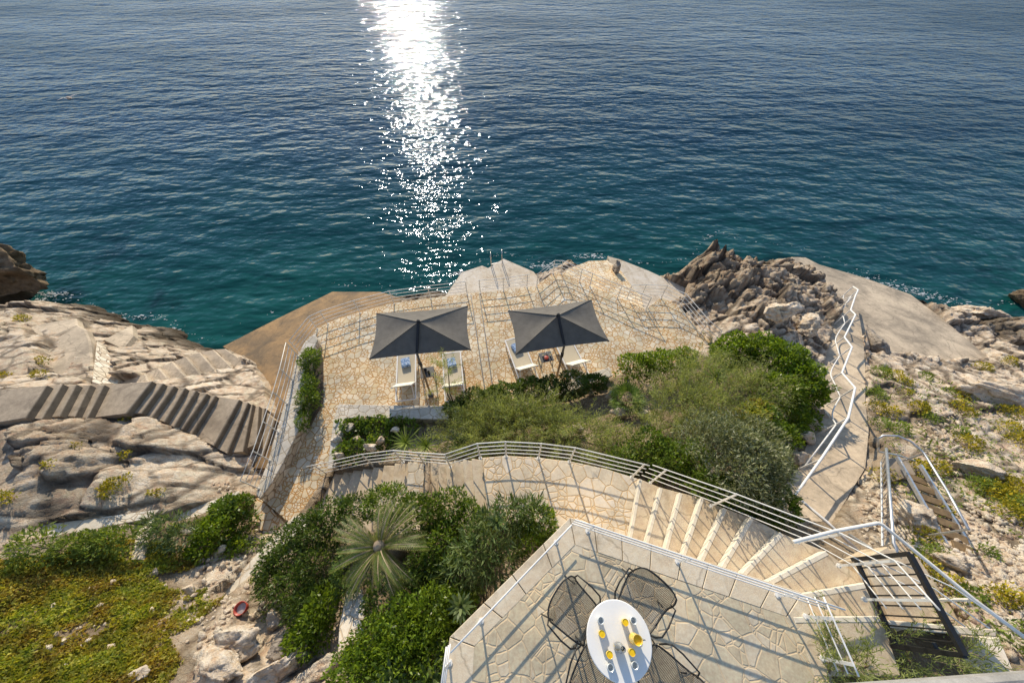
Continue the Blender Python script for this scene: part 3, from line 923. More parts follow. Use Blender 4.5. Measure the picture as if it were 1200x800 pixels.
def on_plane(px, py, a, b):
    """where a bearing meets the vertical plane through a-b"""
    d = ray(px, py)
    nrm = Vector((-(b.y - a.y), b.x - a.x, 0)).normalized()
    o = Vector((0, 0, CAM_Z))
    t = (a - o).dot(nrm) / d.dot(nrm)
    return o + d * t
hand = empty('ramp_handrail', P(965, 460, 4.4), 'white pipe handrail stepping in zigzags down the concrete ramp, with curved mid rails', 'handrail')
hp = [((1000, 336), (982, 351)), ((1004, 339), (984, 358)), ((1003, 347), (980, 365)), ((996, 363), (976, 380)), ((1001, 368), (978, 388)), ((989, 395), (968, 411)), ((997, 406), (971, 426)),
      ((986, 437), (966, 450)), ((1000, 453), (967, 475)), ((993, 489), (956, 509)), ((947, 546), (936, 549)), ((927.5, 583), (905, 589))]
zt_ = lambda py: float(np.interp(py, [p[1] for p in rl[:-1]], [p[2] for p in rl[:-1]]))
tops_ = []
for tp, bs in hp:
    base = P(bs[0] + 1, bs[1], zt_(bs[1]) + .0)
    # post stands plumb: find the height whose bearing best matches the top
    best = min((abs((P(tp[0], tp[1], base.z + h).xy - base.xy).length), h) for h in [x * .02 for x in range(30, 70)])
    h = max(.7, min(1.12, best[1]))
    top = base + Vector((0, 0, h))
    tops_.append(top)
    MB().tube([base - Vector((0, 0, .1)), top], .021, 7).build('post', WS, hand)
rail_pts = [tops_[0]]
for a, b in zip(tops_, tops_[1:]):
    rail_pts.append(b)
MB().tube([p + Vector((0, 0, .01)) for p in rail_pts] + [tops_[-1] + Vector((.22, -.5, .2)), tops_[-1] + Vector((.5, -1.0, .25))], .028, 7).build('top_rail', WS, hand, smooth=True)
for i in range(1, len(tops_) - 1, 2):
    a, b = tops_[i], tops_[i + 1]
    c = tops_[i - 1]
    lo1 = a - Vector((0, 0, .38)); lo2 = b - Vector((0, 0, .52))
    MB().tube([lo1, lo1.lerp(lo2, .5), lo2], .018, 6).build('mid_rail', WS, hand, smooth=True)
    arc = []
    e0 = c - Vector((0, 0, .52)); e1 = a - Vector((0, 0, .38))
    for k in range(9):
        u = k / 8
        p = e0.lerp(e1, u) - Vector((.0, 0, .22 * math.sin(math.pi * u)))
        arc.append(p)
    MB().tube(arc, .018, 6).build('mid_rail', WS, hand, smooth=True)

# ------------------------------------------------------------------ gate landing, its rails, and the timber-tread steps
Zg = Z_NEAR
g0, g1 = P(1003, 655, Zg + .06), P(1050, 757, Zg + .06)
gt0, gt1 = g0 + Vector((0, 0, .84)), g1 + Vector((0, 0, .84))
gate = empty('metal_gate', g1, 'black metal gate with thin vertical bars standing at the head of the steps', 'gate')
K = M['black']
MB().bar(g0, g1, .045, .05).build('bottom_rail', K, gate)
MB().bar(gt0, gt1, .06, .05).build('top_rail', K, gate)
for p, q in ((g0, gt0), (g1, gt1)):
    MB().bar(p - Vector((0, 0, .06)), q, .05, .05).build('post', K, gate)
for k in range(1, 9):
    u = k / 9
    MB().tube([g0.lerp(g1, u), gt0.lerp(gt1, u)], .009, 6).build('bar', K, gate)
MB().box(gt1.lerp(g1, .45) + Vector((.03, .04, 0)), (.05, .09, .14), 0, .006).build('latch', K, gate)
# treads seen through the gate
tr = empty('stone_steps', P(1070, 690, 7.3), 'short flight of sandy steps dropping outside the black gate', 'steps')
for k in range(5):
    zz = 7.85 - k * .17
    q = [P(1026 + k * 9, 640 + k * 3, zz), P(1040 + k * 9, 640 + k * 3, zz), P(1098 + k * 7, 727, zz), P(1060 + k * 9, 727, zz)]
    if k == 0: q[0] = P(1010, 655, zz); q[3] = P(1050, 740, zz)
    clamp(q, .1)
    MB().prism(q, .5, bevel=.012).build('step', M['stair'], tr)
wc = PL([(1041, 726), (1100, 731), (1168, 737), (1168, 746), (1100, 741), (1043, 735)], 7.95)
slab('gate_wall', wc, M['conc_white'], .08, 'whitewashed low wall behind the foot of the black gate', 'wall', under=1.2, under_mat=M['conc_white'])
wd = [P(1140, 746, 7.6), P(1172, 746, 7.6), P(1192, 790, 7.7), P(1150, 800, 7.7), P(1130, 770, 7.7)]
slab('concrete_pad', wd, M['conc_white'], .4, 'pale concrete slab beside the whitewashed wall at the bottom right', 'concrete pad', bevel=.02, gap=.05)
# thick pipe handrail over the outer steps
hr = empty('pipe_handrail', P(1065, 701, 7.5), 'thick white pipe handrail running past the black gate towards the right edge', 'handrail')
a = P(983, 662.5, 7.95) + Vector((-.35, .2, .92)); 
q0 = P(978, 622, 8.55); q1 = P(1031, 612, 8.45); q2 = P(1142, 702.5, 8.5); q3 = P(1215, 757, 8.55)
MB().tube([P(930, 634.5, 8.55), q0, q1.lerp(q0, .06), q1.lerp(q2, .03), q2, q3], .025, 8).build('pipe', M['white_rusty'], hr, smooth=True)
for p, h in ((q2, .95), (q1, 1.3)):
    MB().tube([p, p - Vector((0, 0, h))], .02, 7).build('post', M['white_rusty'], hr)
rl3 = [P(983, 662.5, 7.95), P(1040, 690, 7.9), P(1095, 732, 7.95)]
for i, h in enumerate((.3, .58, .84)):
    MB().tube([p + Vector((.1, 0, h)) for p in rl3], .009, 6).build('rail', M['white_rusty'], hr, smooth=True)

# timber-tread steps with steel stringers
ts = empty('timber_steps', P(1105, 600, 6.2), 'open steel stair with seven weathered timber treads on the rubble slope', 'open stair')
cps = [(1073, 561), (1081.5, 572), (1090.5, 585.5), (1099.5, 598.5), (1108.7, 613), (1119, 628), (1131.5, 643)]
zs = [6.05 + .10 * k for k in range(7)]
cen = [P(x, y, z) for (x, y), z in zip(cps, zs)]
axis = (cen[-1] - cen[0]); axis.z = 0; axis.normalize()
side = Vector((-axis.y, axis.x, 0))
if side.x < 0: side = -side
ang = math.atan2(side.y, side.x)
for p in cen:
    MB().box(p, (.40, .15, .04), ang, .008).build('tread', M['wood'], ts)
for s_ in (-1, 1):
    p0 = cen[0] + side * (.225 * s_) - axis * .45 + Vector((0, 0, -.06)); p1 = cen[-1] + side * (.225 * s_) + axis * .3 + Vector((0, 0, .0))
    MB().bar(p0, p1, .045, .07).build('stringer', M['galv'], ts)
hra = cen[0] + side * .32 - axis * .35 + Vector((0, 0, .55)); hrb = cen[-1] + side * .32 - axis * .1 + Vector((0, 0, .12))
hrb2 = cen[-1] + side * .32 - axis * .12 + Vector((0, 0, .45))
loop = [P(1029, 524, 6.2), P(1029, 514, 6.4), P(1035, 510, 6.5), P(1052, 510.5, 6.5), P(1067, 517, 6.5), P(1079, 527, 6.5), P(1083, 531, 6.5)]
MB().tube(loop + [P(1110, 575, 6.9), P(1135, 620, 7.3)], .022, 8).build('handrail', M['galv'], ts, smooth=True)
MB().tube([P(1029, 524, 6.2), P(1029, 529, 6.0), P(1052, 533, 5.85), P(1072, 540, 5.8)], .022, 8).build('lower_rail', M['galv'], ts, smooth=True)
for p in ((1083, 531), (1135, 620)):
    t_ = P(p[0], p[1], 6.5 if p[0] < 1100 else 7.3)
    MB().tube([t_, t_ - Vector((0, 0, .7))], .018, 7).build('post', M['galv'], ts)
# small platform the steps start from
pp = [P(1034, 536, 5.85), P(1062, 536, 5.85), P(1074, 556, 5.85), P(1040, 566, 5.85)]
slab('landing_slab', pp, M['conc_dark'], .3, 'small earthy landing between the steel railing and the timber steps', 'landing', gap=.05)
# side railing with upright bars
gv = empty('bar_railing', P(1034, 590, 6.3), 'grey steel railing of close upright bars beside the rubble', 'railing')
b0, b1 = P(1032.5, 541, 5.9), P(1034, 640, 6.7)
t0, t1 = P(1038.5, 525.5, 6.9), P(1047, 636, 7.55)
MB().tube([b0, b1], .018, 7).build('bottom_rail', M['galv'], gv)
curl = [t0, t1, t1 + Vector((0, -.09, -.01)), t1 + Vector((-.05, -.15, -.04)), t1 + Vector((-.2, -.17, -.12)), P(1020, 642, 7.2), P(995, 626, 7.0)]
MB().tube(curl, .026, 8).build('top_rail', M['galv'], gv, smooth=True)
for k in range(15):
    u = k / 14
    MB().tube([b0.lerp(b1, u), t0.lerp(t1, u)], .010, 6).build('bar', M['galv'], gv)

# grey ledge of the balcony the view is taken from
led = empty('balcony_ledge', Vector((1.2, -.4, 12.5)), 'rough grey stone ledge along the bottom right edge', 'ledge')
q = [P(905, 812, 12.5), P(1000, 804, 12.5), P(1100, 797, 12.5), P(1250, 786, 12.5)]
q += [Vector((q[-1].x, -.75, 12.5)), Vector((q[0].x, -.75, 12.5))]
MB().prism(q, .05, bevel=.012).build('slab', M['ledge'], led)
# ------------------------------------------------------------------ ground: one rocky sheet fitted to surveyed spots
# px, py, level, rock roughness, soil, grey
C = [
 # left shore and rocks
 (-60,300,3.0,.7,0,.3),(-20,360,2.2,.8,0,.3),(30,360,2.0,.8,0,.35),(62,356,1.0,.7,0,.35),(100,362,1.2,.8,0,.35),(140,380,1.1,.8,0,.4),(192,382,.9,.8,0,.5),(205,398,1.0,.7,0,.4),
 (248,408,.7,.6,0,.4),(60,372,2.8,.6,0,.3),(110,385,2.4,.7,0,.3),(130,405,2.7,.7,0,.25),(170,400,2.0,.8,0,.3),(200,420,2.5,.7,0,.25),(20,385,3.8,.6,0,.3),(45,400,3.9,.5,0,.2),
 (0,460,5.2,.5,0,.2),(125,460,4.4,.6,0,.1),(215,440,3.0,.6,0,.1),(250,450,3.0,.5,0,.05),(290,450,2.6,.5,0,.1),(310,480,2.6,.3,0,0),
 (0,590,6.3,.5,0,.1),(30,510,6.0,.6,0,.5),(60,515,6.0,.8,0,.75),(85,550,5.9,.7,0,.75),(110,520,5.5,.8,0,.3),(150,515,5.2,.8,0,.35),(190,530,4.8,.7,0,.1),(230,540,4.2,.6,0,0),(270,548,3.6,.5,0,0),
 (120,560,5.6,.7,0,.1),(200,570,4.8,.5,0,0),(270,575,3.8,.4,.2,0),(40,580,6.1,.6,0,.1),(100,600,5.6,.5,0,0),(0,625,6.2,.6,0,.05),(30,640,6.1,.5,.3,0),
 # left slope with creepers
 (60,660,5.9,.2,.9,0),(120,640,5.4,.2,1,0),(200,640,4.9,.15,1,0),(250,630,4.3,.15,1,0),(290,620,3.9,.2,1,0),(180,680,5.3,.25,.9,0),(0,700,6.3,.2,1,0),(80,740,6.2,.2,1,0),(0,800,6.6,.2,1,0),(150,760,6.0,.25,.8,0),
 (230,660,4.9,.45,.2,0),(270,655,4.6,.45,.1,0),(310,640,4.15,.35,.2,0),(210,710,5.4,.4,.4,0),(245,700,5.1,.4,.4,0),(270,740,5.5,.5,.1,0),(310,720,4.9,.35,.3,0),(250,790,5.9,.5,.1,0),(330,770,5.7,.45,.1,0),(380,790,5.9,.35,.3,0),(100,800,6.4,.25,.9,0),(200,810,6.2,.4,.5,0),
 (-80,700,6.4,.3,.8,0),(-80,560,6.3,.5,.2,0),(-120,440,5.5,.6,0,.2),(-200,380,4,.6,0,.3),
 # bed between the two flights
 (345,660,4.6,.12,1,0),(390,620,4.9,.1,1,0),(380,690,5.3,.12,1,0),(420,740,6.0,.2,1,0),(450,660,5.7,.1,1,0),(520,620,5.9,.1,1,0),(600,640,6.0,.1,1,0),(560,700,6.2,.1,1,0),(480,760,6.4,.12,1,0),(470,800,6.6,.1,1,0),(650,610,6.0,.1,1,0),
 # garden bed under the path
 (400,510,3.6,.08,1,0),(450,508,3.9,.1,1,0),(520,500,3.9,.1,1,0),(600,480,3.9,.1,1,0),(680,455,3.8,.12,1,0),(740,430,3.8,.12,1,0),(800,415,3.7,.12,1,0),(440,530,4.2,.08,1,0),(520,530,4.9,.1,1,0),(640,520,5.2,.1,1,0),(700,480,4.5,.12,1,0),
 (780,480,4.7,.12,1,0),(860,440,4.3,.12,1,0),(780,545,5.8,.1,1,0),(860,580,6.3,.1,1,0),(900,530,5.3,.15,1,0),(940,500,4.8,.35,.5,0),(930,560,5.6,.3,.6,0),(920,460,4.4,.3,.6,0),
 # big grey outcrop
 (770,338,2.4,.7,0,.7),(790,325,2.6,.9,0,.9),(812,318,2.6,1,0,1),(825,298,3.2,1,0,1),(842,285,3.4,1,0,1),(866,298,3.4,1,0,.9),(895,305,2.8,1,0,.7),(925,302,1.6,.8,0,.6),(820,340,3.6,1,0,.8),(860,330,4.0,1,0,.85),(900,330,3.5,1,0,.7),(930,330,2.6,.9,0,.5),
 (845,362,3.3,.9,0,.5),(880,360,4.3,1,0,.55),(920,360,3.7,1,0,.45),(945,375,3.2,.9,0,.3),(850,388,3.7,.7,0,.25),(890,390,4.2,.8,0,.2),(930,400,4.0,.8,0,.15),(950,425,3.9,.6,0,.1),(940,450,4.3,.5,.1,.05),
 # right: rocks by the slab and the big pale slope
 (1075,350,.9,.7,0,.35),(1110,362,1.1,.9,0,.35),(1150,372,1.5,.9,0,.3),(1195,372,1.2,.9,0,.35),(1140,395,1.5,.8,0,.2),(1195,400,1.2,.8,0,.2),(1240,380,1.2,.8,0,.3),
 (1022,430,3.8,.6,0,.2),(1050,428,3.6,.6,0,.05),(1100,440,3.5,.7,0,0),(1150,440,3.3,.7,0,0),(1210,450,3.0,.7,0,0),(1022,480,4.6,.5,.4,.1),(1060,470,4.5,.6,.15,0),(1120,475,4.4,.7,0,0),(1190,480,4.2,.7,0,0),
 (1030,530,5.3,.45,.5,.1),(1090,520,5.2,.4,.3,0),(1150,530,5.1,.6,.1,0),(1210,540,5.0,.6,.2,0),(1060,580,5.9,.5,.2,0),(1120,570,5.8,.4,.3,0),(1180,580,5.8,.3,.6,0),(1030,620,6.3,.35,.4,0),(1100,640,6.6,.3,.4,0),(1170,640,6.6,.25,.4,0),
 (1070,690,7.1,.25,.7,0),(1150,700,7.2,.2,.4,0),(1210,720,7.3,.2,.4,0),(1130,760,7.5,.2,.8,0),(1200,790,7.6,.2,.7,0),(1060,770,7.7,.1,1,0),(1300,600,6.4,.4,.2,0),(1300,480,4.5,.6,0,0),
 # behind the terrace, and under the paving
 (600,830,6.6,.1,1,0),(800,830,6.8,.1,1,0),(950,800,7.2,.1,1,0),(360,830,6.6,.3,.6,0),
 (450,420,2.6,.1,0,0),(560,420,2.6,.1,0,0),(680,380,2.6,.1,0,0),(760,390,2.6,.1,0,0),(380,470,2.6,.1,0,0),(340,560,2.7,.1,0,0),
 # rocks under the seaward edge
 (460,352,.9,.7,0,.4),(500,344,.8,.7,0,.3),(530,345,.6,.7,0,.4),(665,308,1.8,.7,0,.5),(640,318,1.2,.7,0,.4),
]
W = [P(c[0], c[1], c[2]) for c in C]
X = np.array([[p.x, p.y] for p in W]); VAL = np.array([[c[2], c[3], c[4], c[5]] for c in C], float)
# sea bed: the sheet dives under the water beyond the shoreline
shore = [(-200,335),(-60,338),(55,347),(66,348),(140,373),(190,376),(206,392),(250,403),(388,336),(450,340),(530,330),(560,309),(592,300),(640,312),(712,300),(760,314),(812,304),(824,284),(845,275),(872,284),(930,291),(1010,320),(1066,338),(1110,352),(1160,360),(1200,358),(1290,356)]
zsh = [2.2,2.2,1.2,.7,1.1,.9,.9,.5,.7,.7,.6,1.1,1.1,1.2,2,2,2.6,3.2,3.5,3.2,1.0,.6,.6,.9,1.2,1,1]
SX = []
for (px, py), zz in zip(shore, zsh):
    p = P(px, py, zz)
    SX.append((p.x, p.y + .55 + zz * .25, -1.0)); SX.append((p.x * 1.05, p.y + 3.2, -3.0))
SX = np.array(SX)
X = np.vstack([X, SX[:, :2]])
VAL = np.vstack([VAL, np.column_stack([SX[:, 2], np.full(len(SX), .8), np.zeros(len(SX)), np.full(len(SX), .5)])])
def rbf_fit(X, V):
    D = np.sqrt(((X[:, None] - X[None]) ** 2).sum(-1) + .02)
    n = len(X)
    A = np.zeros((n + 3, n + 3)); A[:n, :n] = D + np.eye(n) * -.02
    Pm = np.column_stack([np.ones(n), X]); A[:n, n:] = Pm; A[n:, :n] = Pm.T
    return np.linalg.solve(A, np.vstack([V, np.zeros((3, V.shape[1]))]))
CO = rbf_fit(X, VAL)
def rbf(Q):
    out = np.zeros((len(Q), VAL.shape[1])); n = len(X)
    for s in range(0, len(Q), 20000):
        q = Q[s:s + 20000]
        D = np.sqrt(((q[:, None] - X[None]) ** 2).sum(-1) + .02)
        out[s:s + 20000] = D @ CO[:n] + np.column_stack([np.ones(len(q)), q]) @ CO[n:]
    return out
def inside(poly, x, y):
    r = np.zeros(x.shape, bool); n = len(poly)
    for i in range(n):
        x0, y0 = poly[i]; x1, y1 = poly[(i + 1) % n]
        c = ((y0 > y) != (y1 > y)) & (x < (x1 - x0) * (y - y0) / ((y1 - y0) or 1e-9) + x0)
        r ^= c
    return r
def ground_fields(x, y):
    F = rbf(np.column_stack([x, y]))
    z, amp, soil, grey = F[:, 0], np.clip(F[:, 1], 0.03, 1), np.clip(F[:, 2], 0, 1), np.clip(F[:, 3], 0, 1)
    # bedding: rotated, stretched domains, warped
    a = R(26)
    wx = x + .4 * fbm(x * .7, y * .7, 5, 3); wy = y + .4 * fbm(x * .7 + 9, y * .7 - 4, 4, 5)
    rx, ry = wx * math.cos(a) + wy * math.sin(a), -wx * math.sin(a) + wy * math.cos(a)
    h1, c1 = facet(rx * .60, ry * .70, 21, 1.6)
    h2, c2 = facet(rx * 1.3 + 5, ry * 1.4, 31, 1.7)
    h3, c3 = facet(rx * 2.8, ry * 3.4, 41, 1.7)
    h4, c4 = facet(rx * 6.0, ry * 7.5, 51, 1.2)
    k = lambda c, w: np.clip(c / w, 0, 1)
    rough_ = .55 + .5 * grey
    kn = np.abs(fbm(x * 3.1 + 3, y * 3.1, 4, 301)) * -1 + np.abs(fbm(x * 7.3, y * 7.3 + 9, 3, 311)) * -.5
    d = 1.0 * h1 + .62 * h2 + .42 * h3 + (.18 + .05 * grey) * h4 + .42 * rough_ * kn - .30 * (1 - k(c1, .12)) - .24 * (1 - k(c2, .13)) - .12 * (1 - k(c3, .2)) + .3 * fbm(x * .9, y * .9, 5, 8)
    zz = z + amp * (.27 + .33 * np.clip(grey * 1.4 - .2, 0, 1)) * d + .05 * fbm(x * 2.2, y * 2.2, 4, 12) + .02 * fbm(x * 9, y * 9, 3, 14)
    crack = np.minimum(np.minimum(c1 * 1.2, c2 * .9), .06 + c3 * .7)
    crack = np.where(amp > .25, crack, 1.0)
    so = np.clip(soil * 1.25 - .15 + .9 * fbm(x * 1.1, y * 1.1, 4, 77) * (soil > .03), 0, 1)
    return zz, amp, so, grey, crack
def clamp_ground(x, y, z):
    for poly, co, gap in CLAMP:
        bx0, by0 = poly.min(0) - .01; bx1, by1 = poly.max(0) + .01
        m = (x >= bx0) & (x <= bx1) & (y >= by0) & (y <= by1)
        if not m.any(): continue
        idx = np.nonzero(m)[0]
        ins = inside(poly, x[idx], y[idx])
        idx = idx[ins]
        lim = co[0] * x[idx] + co[1] * y[idx] + co[2] - gap
        z[idx] = np.minimum(z[idx], lim)
    return z
DX = .062
gx = np.arange(-33, 33, DX); gy = np.arange(-3.4, 19.5, DX)
GX, GY = np.meshgrid(gx, gy)
fx, fy = GX.ravel(), GY.ravel()
gz, gamp, gsoil, ggrey, gcrack = ground_fields(fx, fy)
gz = clamp_ground(fx, fy, gz)
# sideways jitter so that rocks overhang a little instead of being a pure height field
jx = gamp * .10 * fbm(fx * 1.7, gz * 1.7 + fy, 3, 91); jy = gamp * .10 * fbm(fx * 1.7 + 40, gz * 1.7 + fy, 3, 95)
V = np.column_stack([fx + jx, fy + jy, gz])
nx, ny = len(gx), len(gy)
ii = np.arange(nx * ny).reshape(ny, nx)
F = np.column_stack([ii[:-1, :-1].ravel(), ii[:-1, 1:].ravel(), ii[1:, 1:].ravel(), ii[1:, :-1].ravel()])
keep = gz[F].max(1) > -1.6
F = F[keep]
used = np.zeros(len(V), bool); used[F.ravel()] = True
remap = np.cumsum(used) - 1
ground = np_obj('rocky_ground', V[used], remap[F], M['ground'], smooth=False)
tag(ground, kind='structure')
for nm, arr in (('soil', gsoil), ('grey', ggrey), ('crack', gcrack)):
    at = ground.data.attributes.new(nm, 'FLOAT', 'POINT')
    at.data.foreach_set('value', arr[used].astype(np.float32))
GZ2 = gz.reshape(ny, nx)
def gz_at(x, y):
    i = min(max((x + 33) / DX, 0), nx - 2); j = min(max((y + 3.4) / DX, 0), ny - 2)
    a, b = int(i), int(j); u, v = i - a, j - b
    return float(GZ2[b, a] * (1 - u) * (1 - v) + GZ2[b, a + 1] * u * (1 - v) + GZ2[b + 1, a] * (1 - u) * v + GZ2[b + 1, a + 1] * u * v)
def on_ground(px, py):
    """follow a bearing down to the ground"""
    d = ray(px, py).normalized()
    o = Vector((0, 0, CAM_Z)); t = 2.0
    while t < 60:
        p = o + d * t
        if p.z < gz_at(p.x, p.y) or p.z < 0: break
        t += .04
    return Vector((p.x, p.y, max(gz_at(p.x, p.y), 0)))

# ------------------------------------------------------------------ sea
def sea_mesh():
    xs = np.concatenate([-np.geomspace(4000, 45, 26), np.linspace(-44, 44, 60), np.geomspace(45, 4000, 26)])
    ys = np.concatenate([np.linspace(4, 60, 60), np.geomspace(61, 6000, 34)])
    A, B = np.meshgrid(xs, ys)
    V = np.column_stack([A.ravel(), B.ravel(), np.zeros(A.size)])
    n, m = len(xs), len(ys)
    I = np.arange(n * m).reshape(m, n)
    F = np.column_stack([I[:-1, :-1].ravel(), I[:-1, 1:].ravel(), I[1:, 1:].ravel(), I[1:, :-1].ravel()])
    return V, F
sv, sf = sea_mesh()
sea = np_obj('sea', sv, sf, M['water'], smooth=True)
tag(sea, kind='structure')
# foam where the swell meets the rocks
def foam():
    rng = np.random.default_rng(4)
    V, F = [], []
    for (px, py, n, s) in ((62, 345, 90, .7), (1042, 335, 260, 1.6), (640, 312, 120, .8), (1085, 346, 110, 1.2), (50, 352, 60, .7), (205, 388, 40, .6), (155, 372, 50, .8), (690, 300, 60, .8), (540, 320, 60, .5)):
        c = P(px, py, 0)
        for _ in range(n):
            x = c.x + rng.normal() * s * .8; y = c.y - (x - c.x) * (.42 if px > 900 else 0) + rng.normal() * s * .16
            r = .008 + .05 * rng.random() ** 3
            k = 7; o = len(V)
            for j in range(k):
                a = 2 * math.pi * j / k
                rr = r * (.5 + rng.random())
                V.append((x + rr * 1.8 * math.cos(a), y + rr * .7 * math.sin(a), .02))
            F.append(tuple(range(o, o + k)))
    for k in range(420):
        i = rng.integers(1, len(shore) - 1); u = rng.random()
        a_ = P(shore[i][0], shore[i][1], .0); b_ = P(shore[i + 1][0] if i + 1 < len(shore) else shore[i][0], shore[i + 1][1] if i + 1 < len(shore) else shore[i][1], .0)
        c = a_.lerp(b_, u) + Vector((rng.normal() * .1, .12 + abs(rng.normal()) * .18, 0))
        r = .006 + .03 * rng.random() ** 3; o = len(V)
        for j in range(7):
            a = 2 * math.pi * j / 7; rr = r * (.5 + rng.random())
            V.append((c.x + rr * 2 * math.cos(a), c.y + rr * .8 * math.sin(a), .02))
        F.append(tuple(range(o, o + 7)))
    o = mesh_obj('foam', V, F, plain('sea_foam', (.62, .66, .66), .8, 0, .1, 12))
    tag(o, 'white foam flecks where the swell washes the rocks', 'foam', kind='stuff')
foam()

# ------------------------------------------------------------------ separate boulders
def boulder_mesh(seed, sub=4, rough=.35):
    import bmesh
    bm = bmesh.new()
    bmesh.ops.create_icosphere(bm, subdivisions=sub, radius=1)
    v = np.array([x.co for x in bm.verts]); f = np.array([[y.index for y in x.verts] for x in bm.faces])
    bm.free()
    rng = np.random.default_rng(seed)
    # planes chop the ball into a block, then finer breakage
    for _ in range(13):
        n = rng.normal(size=3); n /= np.linalg.norm(n)
        d = .42 + .34 * rng.random()
        s = v @ n - d
        v = v - np.outer(np.maximum(s, 0), n) * .99
    n_ = v / np.linalg.norm(v, axis=1)[:, None]
    h, c = facet(v[:, 0] * 2.2 + seed + v[:, 2] * 1.1, v[:, 1] * 2.2 + v[:, 2] * 2.1, seed, 1.3)
    h2, c2 = facet(v[:, 0] * 5.5 + seed + v[:, 2] * 2.1, v[:, 1] * 5.5 - v[:, 2] * 4.1, seed + 9, 1.2)
    q = .7 * h + .35 * h2 - .3 * (1 - np.clip(c / .12, 0, 1)) - .8 * np.abs(fbm(v[:, 0] * 3 + seed, v[:, 1] * 3 + v[:, 2] * 3, 4, seed))
    v = v + n_ * (q * rough * .55)[:, None]
    return v, f
def boulder(px, py, size, label, group=None, mat='rock', rot=0, seed=1, sink=.35, lift=0, cat='boulder', name='boulder', sub=5, z=None):
    p = on_ground(px, py) if z is None else P(px, py, z)
    v, f = boulder_mesh(seed, sub)
    v = v * np.array(size)
    c, s = math.cos(rot), math.sin(rot)
    v = np.column_stack([v[:, 0] * c - v[:, 1] * s, v[:, 0] * s + v[:, 1] * c, v[:, 2]])
    p.z += size[2] * (1 - sink) * .6 + lift
    o = np_obj(name, v, f, M[mat])
    o.location = p
    tag(o, label, cat, group)
    return o
boulder(12, 325, (2.6, 1.7, 1.9), 'big dark brown rock standing in the sea at the left edge', mat='rock_dark', seed=3, sink=.6, lift=.2)
boulder(284, 752, (.66, .46, .38), 'largest pale boulder, on the slope below the red bucket', seed=5, rot=.4)
boulder(258, 784, (.62, .42, .34), 'pale pitted boulder just in front of the largest boulder', seed=6, rot=-.3)
boulder(325, 728, (.2, .24, .3), 'small upright brown boulder beside the dense bushes', seed=7, rot=.5)
boulder(338, 752, (.34, .22, .24), 'grey wedge of rock beside the small upright brown boulder', mat='rock_grey', seed=8, rot=.7)
boulder(326, 786, (.55, .3, .26), 'long tan slab of rock at the bottom edge of the slope', seed=9, rot=.5)
boulder(383, 782, (.5, .26, .24), 'tan rock at the foot of the streaked wall stub', seed=10, rot=.6)
boulder(1021, 408, (.34, .95, .62), 'dark jagged upright rock casting a shadow on the sea slab', mat='rock_grey', seed=29, rot=-.1, z=2.7, sink=.5)
boulder(1150, 372, (1.5, .85, .75), 'large rounded rock at the water beyond the sea slab', seed=13, rot=-.2, sink=.4)
boulder(1195, 352, (.7, .7, .7), 'dark wet rock in the water at the right edge', mat='rock_dark', seed=14, sink=.6)
boulder(1085, 556, (.01, .01, .01), 'x', seed=1) if False else None
boulder(1150, 555, (.75, .4, .3), 'flat pale boulder on the rubble slope above the yellow tufts', seed=15, rot=-.1)
boulder(1068, 605, (.62, .45, .34), 'smooth pale boulder beside the steel bar railing', seed=16, rot=-.5)
boulder(1110, 662, (.42, .22, .2), 'tan rock at the foot of the timber steps', seed=17, rot=-.6)
boulder(1180, 470, (1.6, .7, .6), 'broad layered pale slab of rock on the right slope', seed=18, rot=-.25, sink=.5)
boulder(720, 318, (.2, .42, .5), 'dark knobbly rock standing on the sea ramp', mat='rock_grey', seed=19, z=2.8, sink=.2)
boulder(905, 372, (.8, .65, .6), 'rounded block of the outcrop beside the ramp walk', seed=20, mat='rock', rot=.3)
boulder(942, 388, (.6, .5, .5), 'pale block of rock above the bright green hedge', seed=21, rot=.8)
for i, (x, y, s) in enumerate(((223, 622, .16), (236, 628, .12), (270, 625, .13), (272, 637, .11), (228, 645, .17), (258, 648, .2), (262, 664, .12))):
    boulder(x, y, (s * .8, s, s * .9), 'rusty tan stone among the small shrub clump by the low wall', 'stones in the shrub clump', seed=30 + i, name='stone', cat='stone', sub=3)
for i, (x, y, s) in enumerate(((402, 522, .24), (418, 508, .2), (440, 530, .2), (430, 498, .14), (452, 522, .2), (467, 510, .16), (406, 540, .18), (425, 520, .14))):
    boulder(x, y, (s * 1.1, s * .8, s * .9), 'tan stone among the ground plants at the left end of the shrub bed', 'stones at the left end of the bed', seed=40 + i, name='stone', cat='stone', sub=3, lift=.38)
for i, (x, y, s) in enumerate(((700, 452, .3), (715, 468, .22), (724, 488, .28), (752, 487, .22), (690, 462, .18), (706, 445, .2), (676, 507, .22), (730, 440, .16), (660, 512, .2), (850, 428, .3), (810, 424, .28), (945, 498, .3), (960, 490, .25), (934, 478, .22), (955, 505, .22), (938, 515, .3), (930, 540, .25), (950, 480, .24), (960, 470, .22), (920, 492, .28))):
    boulder(x, y, (s * 1.1, s * .8, s * .8), 'pale stone lying between the shrubs of the garden bed', 'stones in the garden bed', seed=60 + i, name='stone', cat='stone', sub=3, lift=.12)
for i, (x, y, s) in enumerate(((268, 716, .09), (262, 729, .07), (296, 721, .10), (258, 738, .09), (240, 745, .10), (165, 790, .14), (225, 690, .16), (182, 672, .12))):
    boulder(x, y, (s * 1.2, s, s * .8), 'loose pale stone scattered over the creeper-covered left slope', 'loose stones on the left slope', seed=90 + i, name='stone', cat='stone', sub=3)
